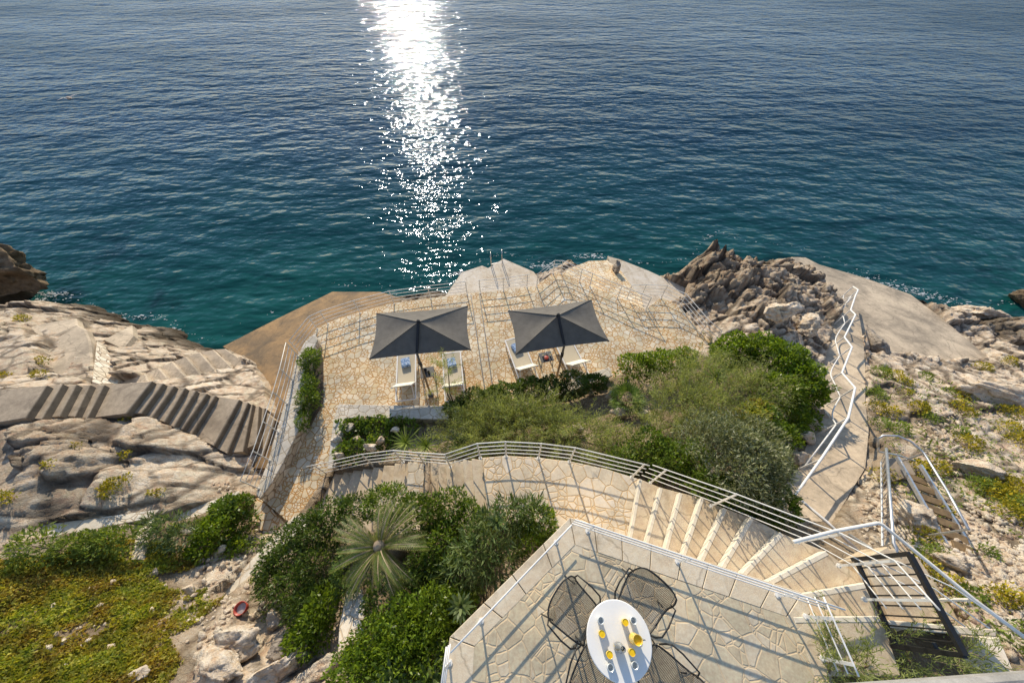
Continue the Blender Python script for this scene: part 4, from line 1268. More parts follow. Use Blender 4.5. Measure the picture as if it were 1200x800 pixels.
# rubble: too many small stones to count
def rubble():
    rng = np.random.default_rng(8)
    vs, fs = [], []
    base, bf = boulder_mesh(200, 1, .5)
    bases = [boulder_mesh(200 + k, 1, .5)[0] for k in range(6)]
    cnt = 0; o = 0
    spots = [((1130, 1210), (590, 770), 900), ((1075, 1140), (480, 560), 260), ((1010, 1060), (560, 640), 240), ((1060, 1130), (600, 720), 320), ((1150, 1210), (640, 720), 350), ((230, 310), (640, 760), 160), ((60, 230), (660, 800), 60), ((250, 320), (560, 640), 70)]
    for (xa, xb), (ya, yb), n in spots:
        for _ in range(n):
            p = on_ground(rng.uniform(xa, xb), rng.uniform(ya, yb))
            s = .025 + .075 * rng.random() ** 2
            a = rng.uniform(0, 6.28)
            b = bases[rng.integers(6)] * (s * np.array([1.4, 1.0, .8]))
            c, q = math.cos(a), math.sin(a)
            vs.append(np.column_stack([b[:, 0] * c - b[:, 1] * q + p.x, b[:, 0] * q + b[:, 1] * c + p.y, b[:, 2] + p.z + s * .3]))
            fs.append(bf + o); o += len(b)
    ob = np_obj('rubble', np.vstack(vs), np.vstack(fs), M['rock'])
    tag(ob, 'loose pale rubble covering the slopes', 'rubble', kind='stuff')
rubble()
# ------------------------------------------------------------------ plants
def leaf_arrays(pos, axis, Ln, Wd, rng, curl=.15, fold=True):
    """rhombic leaves: pos (n,3) base points, axis (n,3) unit directions"""
    n = len(pos)
    rnd = rng.normal(size=(n, 3))
    side = np.cross(axis, rnd); side /= np.linalg.norm(side, axis=1)[:, None] + 1e-9
    up = np.cross(side, axis)
    Ln = np.broadcast_to(Ln, (n,))[:, None]; Wd = np.broadcast_to(Wd, (n,))[:, None]
    mid = pos + axis * Ln * .45 + up * Ln * curl * .3
    tip = pos + axis * Ln - up * Ln * curl
    V = np.stack([pos, mid + side * Wd * .5, tip, mid - side * Wd * .5], 1).reshape(-1, 3)
    F = np.arange(n * 4).reshape(n, 4)
    return V, F
def unit(a):
    return a / (np.linalg.norm(a, axis=1)[:, None] + 1e-9)
def blob_points(blobs, dens, rng, inner=.45):
    """points through the outer volume of lumpy ellipsoids, with outward directions"""
    PTS, NRM = [], []
    for (x, y, z, rx, ry, rz) in blobs:
        area = 4 * math.pi * ((rx * ry) ** 1.6 / 3 + (rx * rz) ** 1.6 / 3 + (ry * rz) ** 1.6 / 3) ** (1 / 1.6)
        n = max(60, int(area * dens * .75))
        d = unit(rng.normal(size=(n, 3)))
        d[:, 2] = np.where(d[:, 2] < -.35, -d[:, 2], d[:, 2])
        ph = rng.uniform(0, 50)
        lump = 1 + .30 * fbm(d[:, 0] * 2.1 + ph, d[:, 1] * 2.1 + d[:, 2] * 1.7, 3, int(ph * 10)) * 1.6
        r = (1 - inner * rng.random(n) ** 2.2) * lump
        # clumps: leave gaps
        hole = fbm(d[:, 0] * 4.5 + ph, d[:, 1] * 4.5 - d[:, 2] * 3.5, 2, int(ph * 10) + 3)
        k = (hole > -.30) | (r < .7)
        q = np.column_stack([x + d[:, 0] * r * rx, y + d[:, 1] * r * ry, z + d[:, 2] * r * rz])
        PTS.append(q[k]); NRM.append(unit(d[k] / np.array([rx, ry, rz])))
    return np.vstack(PTS), np.vstack(NRM)
def stems(base, tips, r, rng):
    b = MB()
    for t in tips:
        m = Vector(base).lerp(Vector(t), .5) + Vector(rng.normal(size=3) * .08)
        b.tube([base, m, t], [r, r * .7, r * .3], 5)
    return b
SEED = [100]
def shrub(name, label, cat, blobs, mat, leaf=(.075, .032), dens=650, group=None, upward=.35, spread=.8, inner=.45, stem_r=.02, part='foliage', barkm='bark'):
    SEED[0] += 1
    rng = np.random.default_rng(SEED[0])
    c = np.array([b[:3] for b in blobs]).mean(0)
    gz_ = gz_at(c[0], c[1])
    gz_ = min(gz_, c[2] - .05)
    t = empty(name, (c[0], c[1], gz_), label, cat, group)
    pts, nrm = blob_points(blobs, dens, rng, inner)
    ax = unit(nrm * .8 + np.array([0, 0, upward]) + rng.normal(size=pts.shape) * spread)
    s = leaf[0] * (.6 + .8 * rng.random(len(pts)))
    V, F = leaf_arrays(pts, ax, s, s * leaf[1] / leaf[0], rng)
    np_obj(part, V, F, L[mat], t)
    tips = [(b[0], b[1], b[2] + b[5] * .4) for b in blobs] 
    stems((c[0], c[1], gz_ - .05), tips, stem_r, rng).build('stem', M[barkm], t)
    return t
def bl(px, py, z, r, ry=None, rz=None):
    p = P(px, py, z)
    return (p.x, p.y, p.z, r, ry or r, rz or r)

def feather(name, label, cat, spots, mat, n_twig=60, length=.8, group=None, leafL=.085, leafW=.012, per=26, up=.9, barkm='bark', base=None, thick=.006, spread=.75):
    """wispy shrub: arching twigs carrying many slivers. spots: (x,y,z,radius) crown centres"""
    SEED[0] += 1
    rng = np.random.default_rng(SEED[0])
    c = np.array([s[:3] for s in spots]).mean(0)
    gz_ = min(gz_at(c[0], c[1]), c[2] - .3) if base is None else base[2]
    loc = (c[0], c[1], gz_) if base is None else base
    t = empty(name, loc, label, cat, group)
    PT, AX = [], []
    tw = MB()
    for (x, y, z, r) in spots:
        for k in range(n_twig):
            a = rng.uniform(0, 6.283); rad = r * math.sqrt(rng.random())
            p = np.array([x + rad * math.cos(a) * .75, y + rad * math.sin(a) * .75, z + rng.normal() * r * .22 - .25 * r])
            d = np.array([math.cos(a) * spread * rad / r, math.sin(a) * spread * rad / r, up]) + rng.normal(size=3) * .28
            d /= np.linalg.norm(d)
            ln = length * (.55 + .6 * rng.random())
            path = [p.copy()]
            for s_ in range(per):
                u = s_ / per
                d2 = d + np.array([0, 0, -.9 * u * u]) + rng.normal(size=3) * .05
                d2 /= np.linalg.norm(d2)
                p = p + d2 * ln / per
                for _ in range(2):
                    PT.append(p + rng.normal(size=3) * .03)
                    AX.append(d2 * .8 + rng.normal(size=3) * .55)
                if s_ % 6 == 5: path.append(p.copy())
            if k % 3 == 0: tw.tube(path, [thick * (1 - .8 * i / len(path)) for i in range(len(path))], 4)
    PT = np.array(PT); AX = unit(np.array(AX))
    s = leafL * (.6 + .8 * rng.random(len(PT)))
    V, F = leaf_arrays(PT, AX, s, leafW, rng, .1)
    np_obj('foliage', V, F, L[mat], t)
    for s in spots:
        tw.tube([loc, (np.array(loc) * .5 + np.array(s[:3]) * .5 + rng.normal(size=3) * .08), s[:3]], [.03, .022, .01], 5)
    tw.build('stem', M[barkm], t)
    return t
def sp(px, py, z, r):
    p = P(px, py, z); return (p.x, p.y, p.z, r)

# --- lower bed
shrub('hedge_bush', 'dense dark green bush beside the diagonal stone wall', 'bush', [bl(345,640,5.2,.55,.5,.5), bl(372,622,5.5,.55,.5,.5), bl(395,606,5.6,.5,.4,.45), bl(330,665,5.2,.5,.45,.45), bl(415,598,5.8,.4,.35,.4)], 'hedge_dark', (.07,.028), 900)
shrub('hedge_bush', 'low dark bush on the slope above the small brown boulder', 'bush', [bl(322,682,5.2,.36,.3,.35), bl(345,690,5.5,.5,.4,.4), bl(365,710,5.7,.42,.4,.4), bl(375,665,5.6,.5,.45,.4)], 'hedge_dark', (.08,.022), 850)
shrub('hedge_bush', 'bright green bush left of the streaked wall stub', 'bush', [bl(368,735,5.8,.32,.4,.4), bl(380,715,5.9,.28,.35,.35), bl(352,748,5.7,.22,.3,.3)], 'glossy', (.075,.035), 900)
shrub('hedge_bush', 'wide dark green bush between the cycad palm and the curved path', 'bush', [bl(455,590,6.0,.5,.4,.45), bl(490,605,6.2,.55,.45,.45), bl(525,600,6.3,.55,.45,.45), bl(520,640,6.4,.5,.5,.4), bl(550,612,6.3,.45,.4,.4)], 'hedge', (.075,.03), 900)
shrub('oleander', 'tall pale green oleander with long narrow leaves at the terrace corner', 'oleander', [bl(600,600,6.9,.36,.3,.4), bl(575,625,6.9,.45,.4,.45), bl(625,605,6.9,.38,.3,.4), bl(555,650,6.9,.45,.4,.4), bl(588,655,6.7,.4,.4,.4), bl(540,675,6.6,.4,.4,.35)], 'oleander', (.16,.026), 420, upward=.7, spread=.6)
shrub('hedge_bush', 'bright green bush touching the tip of the near terrace', 'bush', [bl(632,612,6.8,.34,.3,.4), bl(620,630,6.7,.34,.35,.4)], 'glossy', (.07,.03), 900)
shrub('hedge_bush', 'large bright green rounded hedge at the bottom edge beside the near terrace', 'hedge', [bl(440,760,6.9,.5,.45,.42), bl(475,740,7.0,.5,.45,.42), bl(505,720,7.0,.45,.4,.4), bl(480,780,7.1,.5,.45,.4), bl(425,790,7.0,.45,.4,.4), bl(508,755,7.0,.4,.4,.4), bl(535,712,6.9,.3,.3,.3)], 'glossy', (.07,.028), 950)
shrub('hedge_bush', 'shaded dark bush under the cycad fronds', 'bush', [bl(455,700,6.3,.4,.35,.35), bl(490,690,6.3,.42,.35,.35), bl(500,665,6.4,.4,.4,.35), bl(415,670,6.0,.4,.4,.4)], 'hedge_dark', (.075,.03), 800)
# spiky agave-like rosettes
def rosette(px, py, z, n, ln, w, label, name='agave', cat='agave', mat='oleander', group=None):
    SEED[0] += 1
    rng = np.random.default_rng(SEED[0])
    p = P(px, py, z)
    t = empty(name, p, label, cat, group)
    V, F = [], []
    for k in range(n):
        a = 2.4 * k; el = .25 + 1.0 * (k / n)
        d = Vector((math.cos(a) * math.cos(el), math.sin(a) * math.cos(el), math.sin(el)))
        s = Vector((-math.sin(a), math.cos(a), 0))
        l = ln * (.8 + .4 * rng.random())
        o = len(V)
        for u, ww in ((0, .5), (.35, 1.0), (.75, .65), (1.0, .03)):
            q = p + d * (l * u) - Vector((0, 0, .25 * l * u * u))
            V += [q - s * (w * ww / 2), q + s * (w * ww / 2)]
        for i in range(3):
            F.append((o + 2 * i, o + 2 * i + 1, o + 2 * i + 3, o + 2 * i + 2))
    mesh_obj('leaves', V, F, L[mat], t)
    return t
rosette(540, 710, 7.2, 26, .26, .05, 'pale spiky rosette rising from the hedge beside the near terrace edge')
rosette(522, 765, 7.2, 22, .24, .05, 'small spiky rosette pressed against the lower left corner of the terrace')
rosette(458, 797, 7.25, 26, .34, .06, 'broad-leaved spiky plant at the bottom edge of the hedge')
rosette(505, 797, 7.25, 24, .32, .06, 'broad-leaved spiky plant at the bottom edge nearest the terrace')
rosette(582, 612, 7.35, 20, .22, .04, 'spiky leaf cluster at the top of the tall oleander')

# cycad palm
def cycad(px, py, z, nf=42, ln=1.02):
    rng = np.random.default_rng(55)
    p = P(px, py, z)
    g0 = gz_at(p.x, p.y)
    t = empty('cycad_palm', (p.x, p.y, g0), 'cycad palm with a full crown of stiff feathery fronds tipped in yellow', 'palm')
    b = MB()
    prof = [(.17, g0 - .1)]
    k = 0
    while prof[-1][1] < z - .05:
        prof.append((.15 + .02 * (k % 2), prof[-1][1] + .05)); k += 1
    prof.append((.0, z))
    b.lathe([(r, h) for r, h in prof], (p.x, p.y, 0), 12).build('trunk', M['bark'], t)
    MB().lathe([(.0, .22), (.06, .2), (.10, .12), (.11, .04), (.07, -.02)], (p.x, p.y, z), 10).build('cone', M['trunk_pale'], t, smooth=True)
    for k in range(nf):
        a = k * 2.39996 + rng.normal() * .16
        el = 1.15 - 1.25 * (k / nf) ** .8 + rng.normal() * .12
        l = ln * (.85 + .25 * rng.random()) * (.8 + .2 * (k / nf))
        side = Vector((-math.sin(a), math.cos(a), 0))
        pts = []
        q = p.copy(); n = 34
        for i in range(n + 1):
            u = i / n
            e = el - 1.25 * u ** 1.4
            d = Vector((math.cos(a) * math.cos(e), math.sin(a) * math.cos(e), math.sin(e)))
            pts.append((q.copy(), d)); q = q + d * (l / n)
        V, F, T = [], [], []
        for i in range(2, n + 1):
            q, d = pts[i]; u = i / n
            upv = side.cross(d) * -1
            if upv.z < 0: upv = -upv
            ll = .105 * math.sin(math.pi * min(1, .12 + u * .80)) ** .7 + .02
            for s in (-1, 1):
                dirl = (side * s * .70 + d * .55 + upv * .55).normalized()
                w = d * .0062
                tip = q + dirl * ll
                o = len(V)
                m = q + dirl * ll * .5
                V += [q - w * .6, q + w * .6, m + w, tip, m - w]
                F.append((o, o + 1, o + 2, o + 3, o + 4))
                T += [0, 0, .45 + .2 * u, 1.0, .45 + .2 * u]
        fr = mesh_obj('frond', V, F, L['frond'], t)
        at = fr.data.attributes.new('tip', 'FLOAT', 'POINT'); at.data.foreach_set('value', T)
        MB().tube([x[0] for x in pts[::5]] , [.014 - .010 * i / 7 for i in range(len(pts[::5]))], 4).build('stalk', M['trunk_pale'], fr)
cycad(446, 640, 7.0)

# --- garden bed behind the planter wall
shrub('ground_plant', 'low patch of round green leaves between the stones inside the planter corner', 'ground plant', [bl(412,502,4.0,.5,.35,.25), bl(440,500,4.1,.55,.35,.25), bl(470,502,4.2,.5,.35,.25), bl(415,528,4.2,.5,.35,.25), bl(445,520,4.3,.4,.3,.2)], 'hedge', (.09,.06), 420)
rosette(476, 519, 4.7, 40, .55, .03, 'tufted grassy plant with long arching blades near the path railing', 'grass_tuft', 'grass tuft', 'tuft_green')
rosette(500, 523, 4.9, 40, .5, .03, 'second arching grassy plant, nearer the middle of the path railing', 'grass_tuft', 'grass tuft', 'tuft_green')
rosette(540, 522, 5.1, 46, .5, .026, 'fine bluish grassy plant beside the wispy tamarisk', 'grass_tuft', 'grass tuft', 'oleander')
shrub('hedge_bush', 'dark clipped bush behind the left loungers', 'bush', [bl(562,472,4.55,.55,.42,.45), bl(540,482,4.5,.5,.4,.4), bl(580,468,4.55,.4,.4,.45)], 'hedge_dark', (.075,.034), 1300)
shrub('hedge_bush', 'dark clipped bush in the gap between the two parasols', 'bush', [bl(598,464,4.6,.5,.42,.45), bl(621,459,4.6,.5,.42,.45)], 'hedge_dark', (.075,.034), 1300)
shrub('hedge_bush', 'dark clipped bush behind the right loungers', 'bush', [bl(645,457,4.6,.5,.42,.45), bl(672,453,4.6,.5,.42,.42), bl(697,449,4.5,.4,.36,.38)], 'hedge_dark', (.075,.034), 1300)
feather('tamarisk', 'wispy grey-green tamarisk behind the left loungers', 'tamarisk', [sp(560,492,5.2,.55), sp(590,500,5.4,.6), sp(540,508,5.1,.5), sp(580,485,5.2,.5), sp(610,490,5.4,.5), sp(565,515,5.4,.45)], 'tamarisk', 75, .7)
feather('tamarisk', 'wispy pale tamarisk along the middle of the path railing', 'tamarisk', [sp(622,500,5.5,.6), sp(655,505,5.6,.6), sp(688,512,5.7,.55), sp(720,525,5.8,.5), sp(640,490,5.4,.5)], 'tamarisk', 75, .7)
feather('tamarisk', 'tall thin tamarisk sprig rising beside the second lounger', 'tamarisk', [sp(521,452,5.4,.32), sp(525,430,5.9,.25)], 'tamarisk', 14, .55)
feather('tamarisk', 'biggest wispy tamarisk filling the middle of the garden bed', 'tamarisk', [sp(788,474,5.7,.7), sp(815,455,5.8,.75), sp(850,458,5.9,.75), sp(808,492,6.0,.7), sp(770,505,5.7,.6), sp(840,485,6.1,.75), sp(885,455,5.7,.5), sp(828,432,5.5,.55)], 'tamarisk', 72, .9)
shrub('hedge_bush', 'bright green bush at the right end of the planter wall', 'bush', [bl(745,433,4.7,.6,.45,.5), bl(765,430,4.8,.55,.45,.5)], 'glossy', (.085,.04), 700)
shrub('hedge_bush', 'bright green bush beside the garden lamp', 'bush', [bl(786,425,4.7,.55,.45,.45), bl(802,418,4.6,.35,.3,.35)], 'glossy', (.085,.04), 700)
shrub('hedge_bush', 'large bright green hedge between the outcrop and the ramp handrail', 'hedge', [bl(860,413,5.1,.7,.55,.6), bl(890,415,5.2,.75,.6,.65), bl(915,430,5.3,.75,.6,.65), bl(935,450,5.3,.7,.6,.6), bl(915,462,5.4,.7,.6,.55), bl(850,422,5.1,.5,.4,.4), bl(950,462,5.1,.4,.4,.4)], 'glossy', (.09,.045), 700)
shrub('hedge_bush', 'low green patch spilling over the stones near the ramp handrail', 'bush', [bl(925,488,5.2,.5,.45,.35), bl(945,490,5.0,.35,.35,.25), bl(915,510,5.5,.4,.4,.3), bl(935,505,5.2,.3,.3,.2)], 'glossy', (.08,.04), 700)
shrub('hedge_bush', 'dark green undergrowth between the biggest tamarisk and the path', 'bush', [bl(780,540,6.0,.6,.5,.4), bl(810,545,6.2,.6,.5,.4), bl(840,575,6.6,.6,.5,.35), bl(870,590,6.8,.6,.45,.35), bl(760,525,5.9,.5,.45,.4), bl(905,590,6.7,.5,.45,.35), bl(885,500,5.8,.6,.5,.5), bl(730,540,5.9,.4,.35,.3)], 'hedge', (.085,.04), 700)
shrub('hedge_bush', 'rust-tinged low bush beside the olive tree', 'bush', [bl(878,488,6.1,.4,.35,.3), bl(890,480,6.0,.3,.3,.25)], 'cover', (.06,.03), 800)
rosette(838, 443, 6.1, 34, .4, .03, 'yellow-green grassy tuft poking out of the biggest tamarisk', 'grass_tuft', 'grass tuft', 'tuft_green')
# olive tree: limbs, then airy grey-green crown
def olive():
    SEED[0] += 1; rng = np.random.default_rng(SEED[0])
    base = P(830, 562, 6.0); base.z = gz_at(base.x, base.y)
    t = empty('olive_tree', base, 'grey-green olive tree with a sawn-off trunk beside the curved path', 'olive tree')
    b = MB()
    fork = base + Vector((.05, .05, .75))
    b.tube([base - Vector((0, 0, .1)), base + Vector((.03, 0, .4)), fork], [.12, .10, .09], 9)
    stub = P(852, 549, 6.9)
    b.tube([fork - Vector((0, 0, .15)), P(838, 553, 6.85), stub], [.10, .10, .095], 10)
    blobs = [bl(825,520,7.2,.55,.5,.5), bl(850,515,7.3,.55,.5,.5), bl(875,535,7.4,.55,.5,.5), bl(895,550,7.3,.5,.5,.5), bl(893,530,7.0,.42,.45,.45), bl(865,560,7.4,.5,.45,.45), bl(888,577,7.1,.42,.42,.38), bl(825,500,6.9,.45,.4,.4), bl(885,510,6.9,.5,.45,.4)]
    for q in blobs:
        c = Vector(q[:3])
        b.tube([fork, fork.lerp(c, .5) + Vector((0, 0, .1)), c + Vector((0, 0, q[5] * .6))], [.05, .03, .008], 6)
    b.build('trunk', M['trunk_pale'], t, smooth=True)
    pts, nrm = blob_points(blobs, 620, rng, .6)
    ax = unit(nrm * .7 + np.array([0, 0, .5]) + rng.normal(size=pts.shape) * .6)
    s = .085 * (.6 + .8 * rng.random(len(pts)))
    V, F = leaf_arrays(pts, ax, s, s * .26, rng)
    np_obj('crown', V, F, L['olive'], t)
olive()
# dwarf fan palm
def fan_palm(px, py, z):
    rng = np.random.default_rng(77)
    p = P(px, py, z); g0 = gz_at(p.x, p.y)
    t = empty('fan_palm', (p.x, p.y, g0), 'dwarf fan palm with spiky green fans among the stones of the bed', 'palm')
    MB().tube([(p.x, p.y, g0 - .1), (p.x, p.y, z)], [.1, .07], 8).build('trunk', M['bark'], t)
    for k in range(15):
        a = 2.4 * k; el = 1.2 - 1.1 * k / 15
        d = Vector((math.cos(a) * math.cos(el), math.sin(a) * math.cos(el), math.sin(el)))
        s = Vector((-math.sin(a), math.cos(a), 0)); c = p + d * .32
        V, F = [], []
        for j in range(15):
            b = -1.7 + 3.4 * j / 14
            dd = (d * math.cos(b) + s * math.sin(b)).normalized()
            w = (s * math.cos(b) - d * math.sin(b)) * .02
            q = c + dd * .38 * (1 - .15 * abs(b)) - Vector((0, 0, .05 * abs(b)))
            o = len(V); V += [c, c + dd * .2 + w, q, c + dd * .2 - w]; F.append((o, o + 1, o + 2, o + 3))
        fr = mesh_obj('frond', V, F, L['fan'], t)
        MB().tube([p, c], .008, 4).build('stalk', M['trunk_pale'], fr)
fan_palm(733, 470, 4.9)

# --- shrubs along the left parapet
for (px, py, r, lb) in ((364, 423, .34, 'green shrub with orange blossom at the seaward end of the parapet planting strip'), (363, 448, .24, 'small sparse shrub in the middle of the parapet planting strip'), (362, 467, .34, 'largest green shrub in the parapet planting strip'), (356, 492, .2, 'smallest shrub at the inland end of the parapet planting strip')):
    shrub('planter_shrub', lb, 'shrub', [bl(px, py, 4.0, r, r * 1.3, r), bl(px + 3, py + 7, 3.95, r * .7, r, r * .7), bl(px - 1, py - 8, 3.95, r * .6, r * .7, r * .6)], 'hedge', (.075,.03), 800)
# clump between the low walls
shrub('hedge_bush', 'leafy green bush leaning on the outer curve of the walkway end', 'bush', [bl(270,598,4.5,.4,.35,.4), bl(284,592,4.4,.28,.3,.4), bl(262,612,4.5,.35,.3,.3), bl(288,612,4.2,.3,.3,.3)], 'hedge', (.08,.04), 800)
shrub('hedge_bush', 'yellow-green bush in the middle of the clump with rusty stones', 'bush', [bl(250,622,4.7,.38,.35,.32), bl(240,640,4.8,.3,.3,.3), bl(275,640,4.4,.3,.25,.22)], 'glossy', (.08,.045), 750)
shrub('oleander', 'silvery narrow-leaved plant beside the short stone pier', 'shrub', [bl(195,622,5.2,.4,.35,.35), bl(215,628,5.1,.35,.3,.3), bl(180,615,5.2,.25,.25,.25)], 'oleander', (.13,.022), 480)
shrub('hedge_bush', 'green bush growing against the back of the low straight wall', 'bush', [bl(140,632,5.6,.45,.3,.3), bl(115,638,5.7,.45,.3,.28), bl(85,642,5.85,.4,.3,.25), bl(45,640,6.2,.4,.3,.3)], 'tuft_green', (.09,.03), 600)

# --- tufts on the rocks
TUFT = [(28,375,.3),(140,412,.0),(50,425,.3),(47,440,.25),(5,442,.25),(128,575,.28),(135,568,.25),(90,525,.16),(60,545,.14),(150,535,.18),(150,492,.2),(180,577,.1),(192,579,.14),(8,585,.25),(150,560,.15),(142,485,.12)]
for (px, py, r) in TUFT:
    if r <= 0: continue
    p = on_ground(px, py)
    shrub('rock_plant', 'small yellow-green plant rooted in a crack of the left rocks', 'rock plant', [(p.x, p.y, p.z + .03, r, r * .7, r * .5)], 'tuft', (.06,.03), 700, group='small plants in the cracks of the left rocks', stem_r=.006)
TR = [(1030,438,.35),(1045,442,.3),(1058,450,.25),(1082,442,.25),(1060,462,.2),(1072,480,.3),(1085,492,.25),(1078,478,.2),(1125,465,.32),(1135,462,.25),(1122,478,.35),(1130,486,.25),(1112,460,.2),(1150,432,.3),(1180,425,.3),(1155,458,.25),(1185,485,.3),(1170,480,.2),(1022,465,.35),(1025,480,.3),(1040,485,.3),(1028,500,.3),(1033,560,.3),(1130,522,.35),(1120,508,.25),(1180,505,.35),(1195,520,.4),(1050,505,.3),(1070,550,.3),(1095,550,.25),(1150,575,.35),(1165,582,.4),(1180,590,.4),(1195,600,.4),(1190,575,.35),(1175,600,.3),(1140,570,.25),(1165,565,.3),(1100,600,.2),(1090,655,.3),(1075,670,.3),(1105,690,.3),(1130,705,.28),(1175,705,.3),(1160,700,.2),(1150,650,.2),(1080,630,.25)]
for i, (px, py, r) in enumerate(TR):
    p = on_ground(px, py)
    shrub('rock_plant', 'small clump of yellow-green flowering plants on the right rubble slope', 'rock plant', [(p.x, p.y, p.z + .05, r, r * .8, r * .55), (p.x + r * .6, p.y + r * .3, p.z + .04, r * .6, r * .5, r * .4)],
          'tuft' if i % 3 else 'tuft_green', (.055,.028), 520, group='flowering clumps on the right slope', stem_r=.006)
# sprigs in front of the lens edge, growing on the terrace end
for (px, py, z, r, n, lb) in ((975, 768, 8.1, .2, 10, 'feathery green sprigs growing at the end of the landing'), (1018, 780, 8.1, .22, 9, 'feathery sprigs in the middle of the bottom right corner'), (1068, 765, 8.0, .25, 9, 'feathery sprigs growing through the foot of the gate'), (1125, 755, 8.0, .2, 8, 'tall feathery sprig in front of the pale concrete slab')):
    feather('tamarisk_sprig', lb, 'sprig', [sp(px, py, z, r), sp(px + 12, py + 22, z - .1, r)], 'tamarisk', n, .55, base=tuple(P(px, py + 20, 7.9)))
# creepers on the left slope
def cover():
    rng = np.random.default_rng(3)
    n = 90000
    PX = rng.uniform(-60, 330, n); PY = rng.uniform(610, 830, n)
    poly = np.array([(-60,650),(20,655),(55,650),(150,628),(215,640),(245,652),(225,668),(180,672),(200,690),(250,690),(262,705),(230,730),(200,745),(215,775),(180,830),(-60,830)], float)
    k = inside(poly, PX, PY)
    pts = []
    d0 = np.column_stack([PX[k], PY[k]])
    for a, b in d0[:56000]:
        # spread over ground through its own level
        d = ray(a, b)
        z = 5.6
        for _ in range(4):
            t = (z - CAM_Z) / d.z; z = gz_at(d.x * t, d.y * t)
        pts.append((d.x * t, d.y * t, z))
    pts = np.array(pts)
    den = fbm(pts[:, 0] * 1.3, pts[:, 1] * 1.3, 4, 222)
    k = den > -.27 + .25 * rng.random(len(pts))
    pts = pts[k]; den = den[k]
    pts[:, 2] += .02 + .16 * np.clip(den + .25, 0, 1) * rng.random(len(pts))
    ax = unit(rng.normal(size=pts.shape) * .8 + np.array([0, 0, .5]))
    s = .035 + .05 * rng.random(len(pts))
    V, F = leaf_arrays(pts, ax, s, s * .55, rng)
    o = np_obj('ground_cover', V, F, L['cover'])
    tag(o, 'green and rust-coloured creepers matting the left slope', 'ground cover', kind='stuff')
cover()
def undergrowth():
    """low weeds between the shrubs of the two beds"""
    rng = np.random.default_rng(9)
    pts = []
    polys = [([(395,512),(560,480),(720,440),(860,405),(965,470),(940,560),(880,600),(740,555),(560,530),(400,545)], 9000), ([(280,690),(345,620),(420,600),(650,615),(560,700),(520,800),(400,800),(420,690),(340,760)], 7000), ([(1015,440),(1060,640),(1200,780),(1200,480),(1100,440)], 3500), ([(60,640),(180,610),(290,600),(320,640),(200,670)], 3000)]
    for poly, n in polys:
        a = np.array(poly, float)
        q = np.column_stack([rng.uniform(a[:, 0].min(), a[:, 0].max(), n * 2), rng.uniform(a[:, 1].min(), a[:, 1].max(), n * 2)])
        q = q[inside(a, q[:, 0], q[:, 1])][:n]
        for x, y in q:
            d = ray(x, y); z = 5.0
            for _ in range(4):
                t = (z - CAM_Z) / d.z; z = gz_at(d.x * t, d.y * t)
            pts.append((d.x * t, d.y * t, z))
    pts = np.array(pts)
    hard = np.zeros(len(pts), bool)
    for poly, co, gap in CLAMP:
        hard |= inside(poly, pts[:, 0], pts[:, 1])
    pts = pts[~hard & (pts[:, 2] > 1.2)]
    den = fbm(pts[:, 0] * 1.1, pts[:, 1] * 1.1, 4, 322)
    pts = pts[den > -.12]
    pts[:, 2] += .12 * rng.random(len(pts))
    ax = unit(rng.normal(size=pts.shape) * .6 + np.array([0, 0, .7]))
    s = .05 + .07 * rng.random(len(pts))
    V, F = leaf_arrays(pts, ax, s, s * .35, rng)
    o = np_obj('undergrowth', V, F, L['tuft_green'])
    tag(o, 'low weeds between the shrubs and stones', 'undergrowth', kind='stuff')
undergrowth()
# ------------------------------------------------------------------ parasols
def parasol(label, TL, TR, BR, BL, apex, base_px, knee_px):
    zc, za = 5.45, 6.0
    c = [P(*TL, zc), P(*TR, zc), P(*BR, zc), P(*BL, zc)]
    ap = P(*apex, za)
    base = P(*base_px, Z_SUN)
    t = empty('parasol', base, label, 'parasol')
    N = 10
    V, F = [], []
    for s in range(4):
        a, b = c[s], c[(s + 1) % 4]
        o = len(V)
        for i in range(N + 1):
            u = i / N
            for j in range(N + 1):
                v = j / N
                e = a.lerp(b, v)
                # scalloped hem and slightly sagging panel
                inw = (ap - e); inw.z = 0
                e = e + inw * (.05 * math.sin(math.pi * v)) 
                p = ap.lerp(e, u)
                p.z -= .05 * math.sin(math.pi * u) * math.sin(math.pi * v)
                V.append(p)
        for i in range(N):
            for j in range(N):
                q = o + i * (N + 1) + j
                F.append((q, q + N + 1, q + N + 2, q + 1))
    mesh_obj('canopy', V, F, M['fabric'], t, smooth=False)
    for p in c:
        MB().tube([ap - Vector((0, 0, .06)), p - Vector((0, 0, .03))], .011, 5).build('rib', M['fabric_dark'], t)
        MB().tube([ap + Vector((0, 0, .004)), p + Vector((0, 0, .004))], .008, 5).build('seam', M['fabric_dark'], t)
    mid = (c[2] + c[3]) / 2
    knee = P(*knee_px, zc - .06)
    MB().bar(knee + Vector((0, 0, .06)), ap + Vector((0, 0, .03)), .07, .045).build('arm', M['fabric_dark'], t)
    MB().lathe([(.0, .10), (.04, .09), (.06, .03), (.06, -.03), (.0, -.03)], ap, 10).build('finial', M['fabric_dark'], t)
    MB().tube([base, knee + Vector((0, 0, .08))], .036, 9).build('pole', M['pole'], t, smooth=True)
    k2 = base.lerp(knee, .78)
    MB().tube([k2 - Vector((0, 0, .09)), k2 + Vector((0, 0, .09))], .052, 9).build('collar', M['fabric_dark'], t)
    MB().lathe([(.0, .05), (.09, .045), (.10, 0), (.0, 0)], base, 14).build('base', M['grey_metal'], t)
parasol('grey rectangular parasol on the left, above two loungers with blue towels', (440.9, 367), (548.5, 358.4), (552, 410), (432.6, 421), (490.4, 377.3), (505, 463), (489, 415))
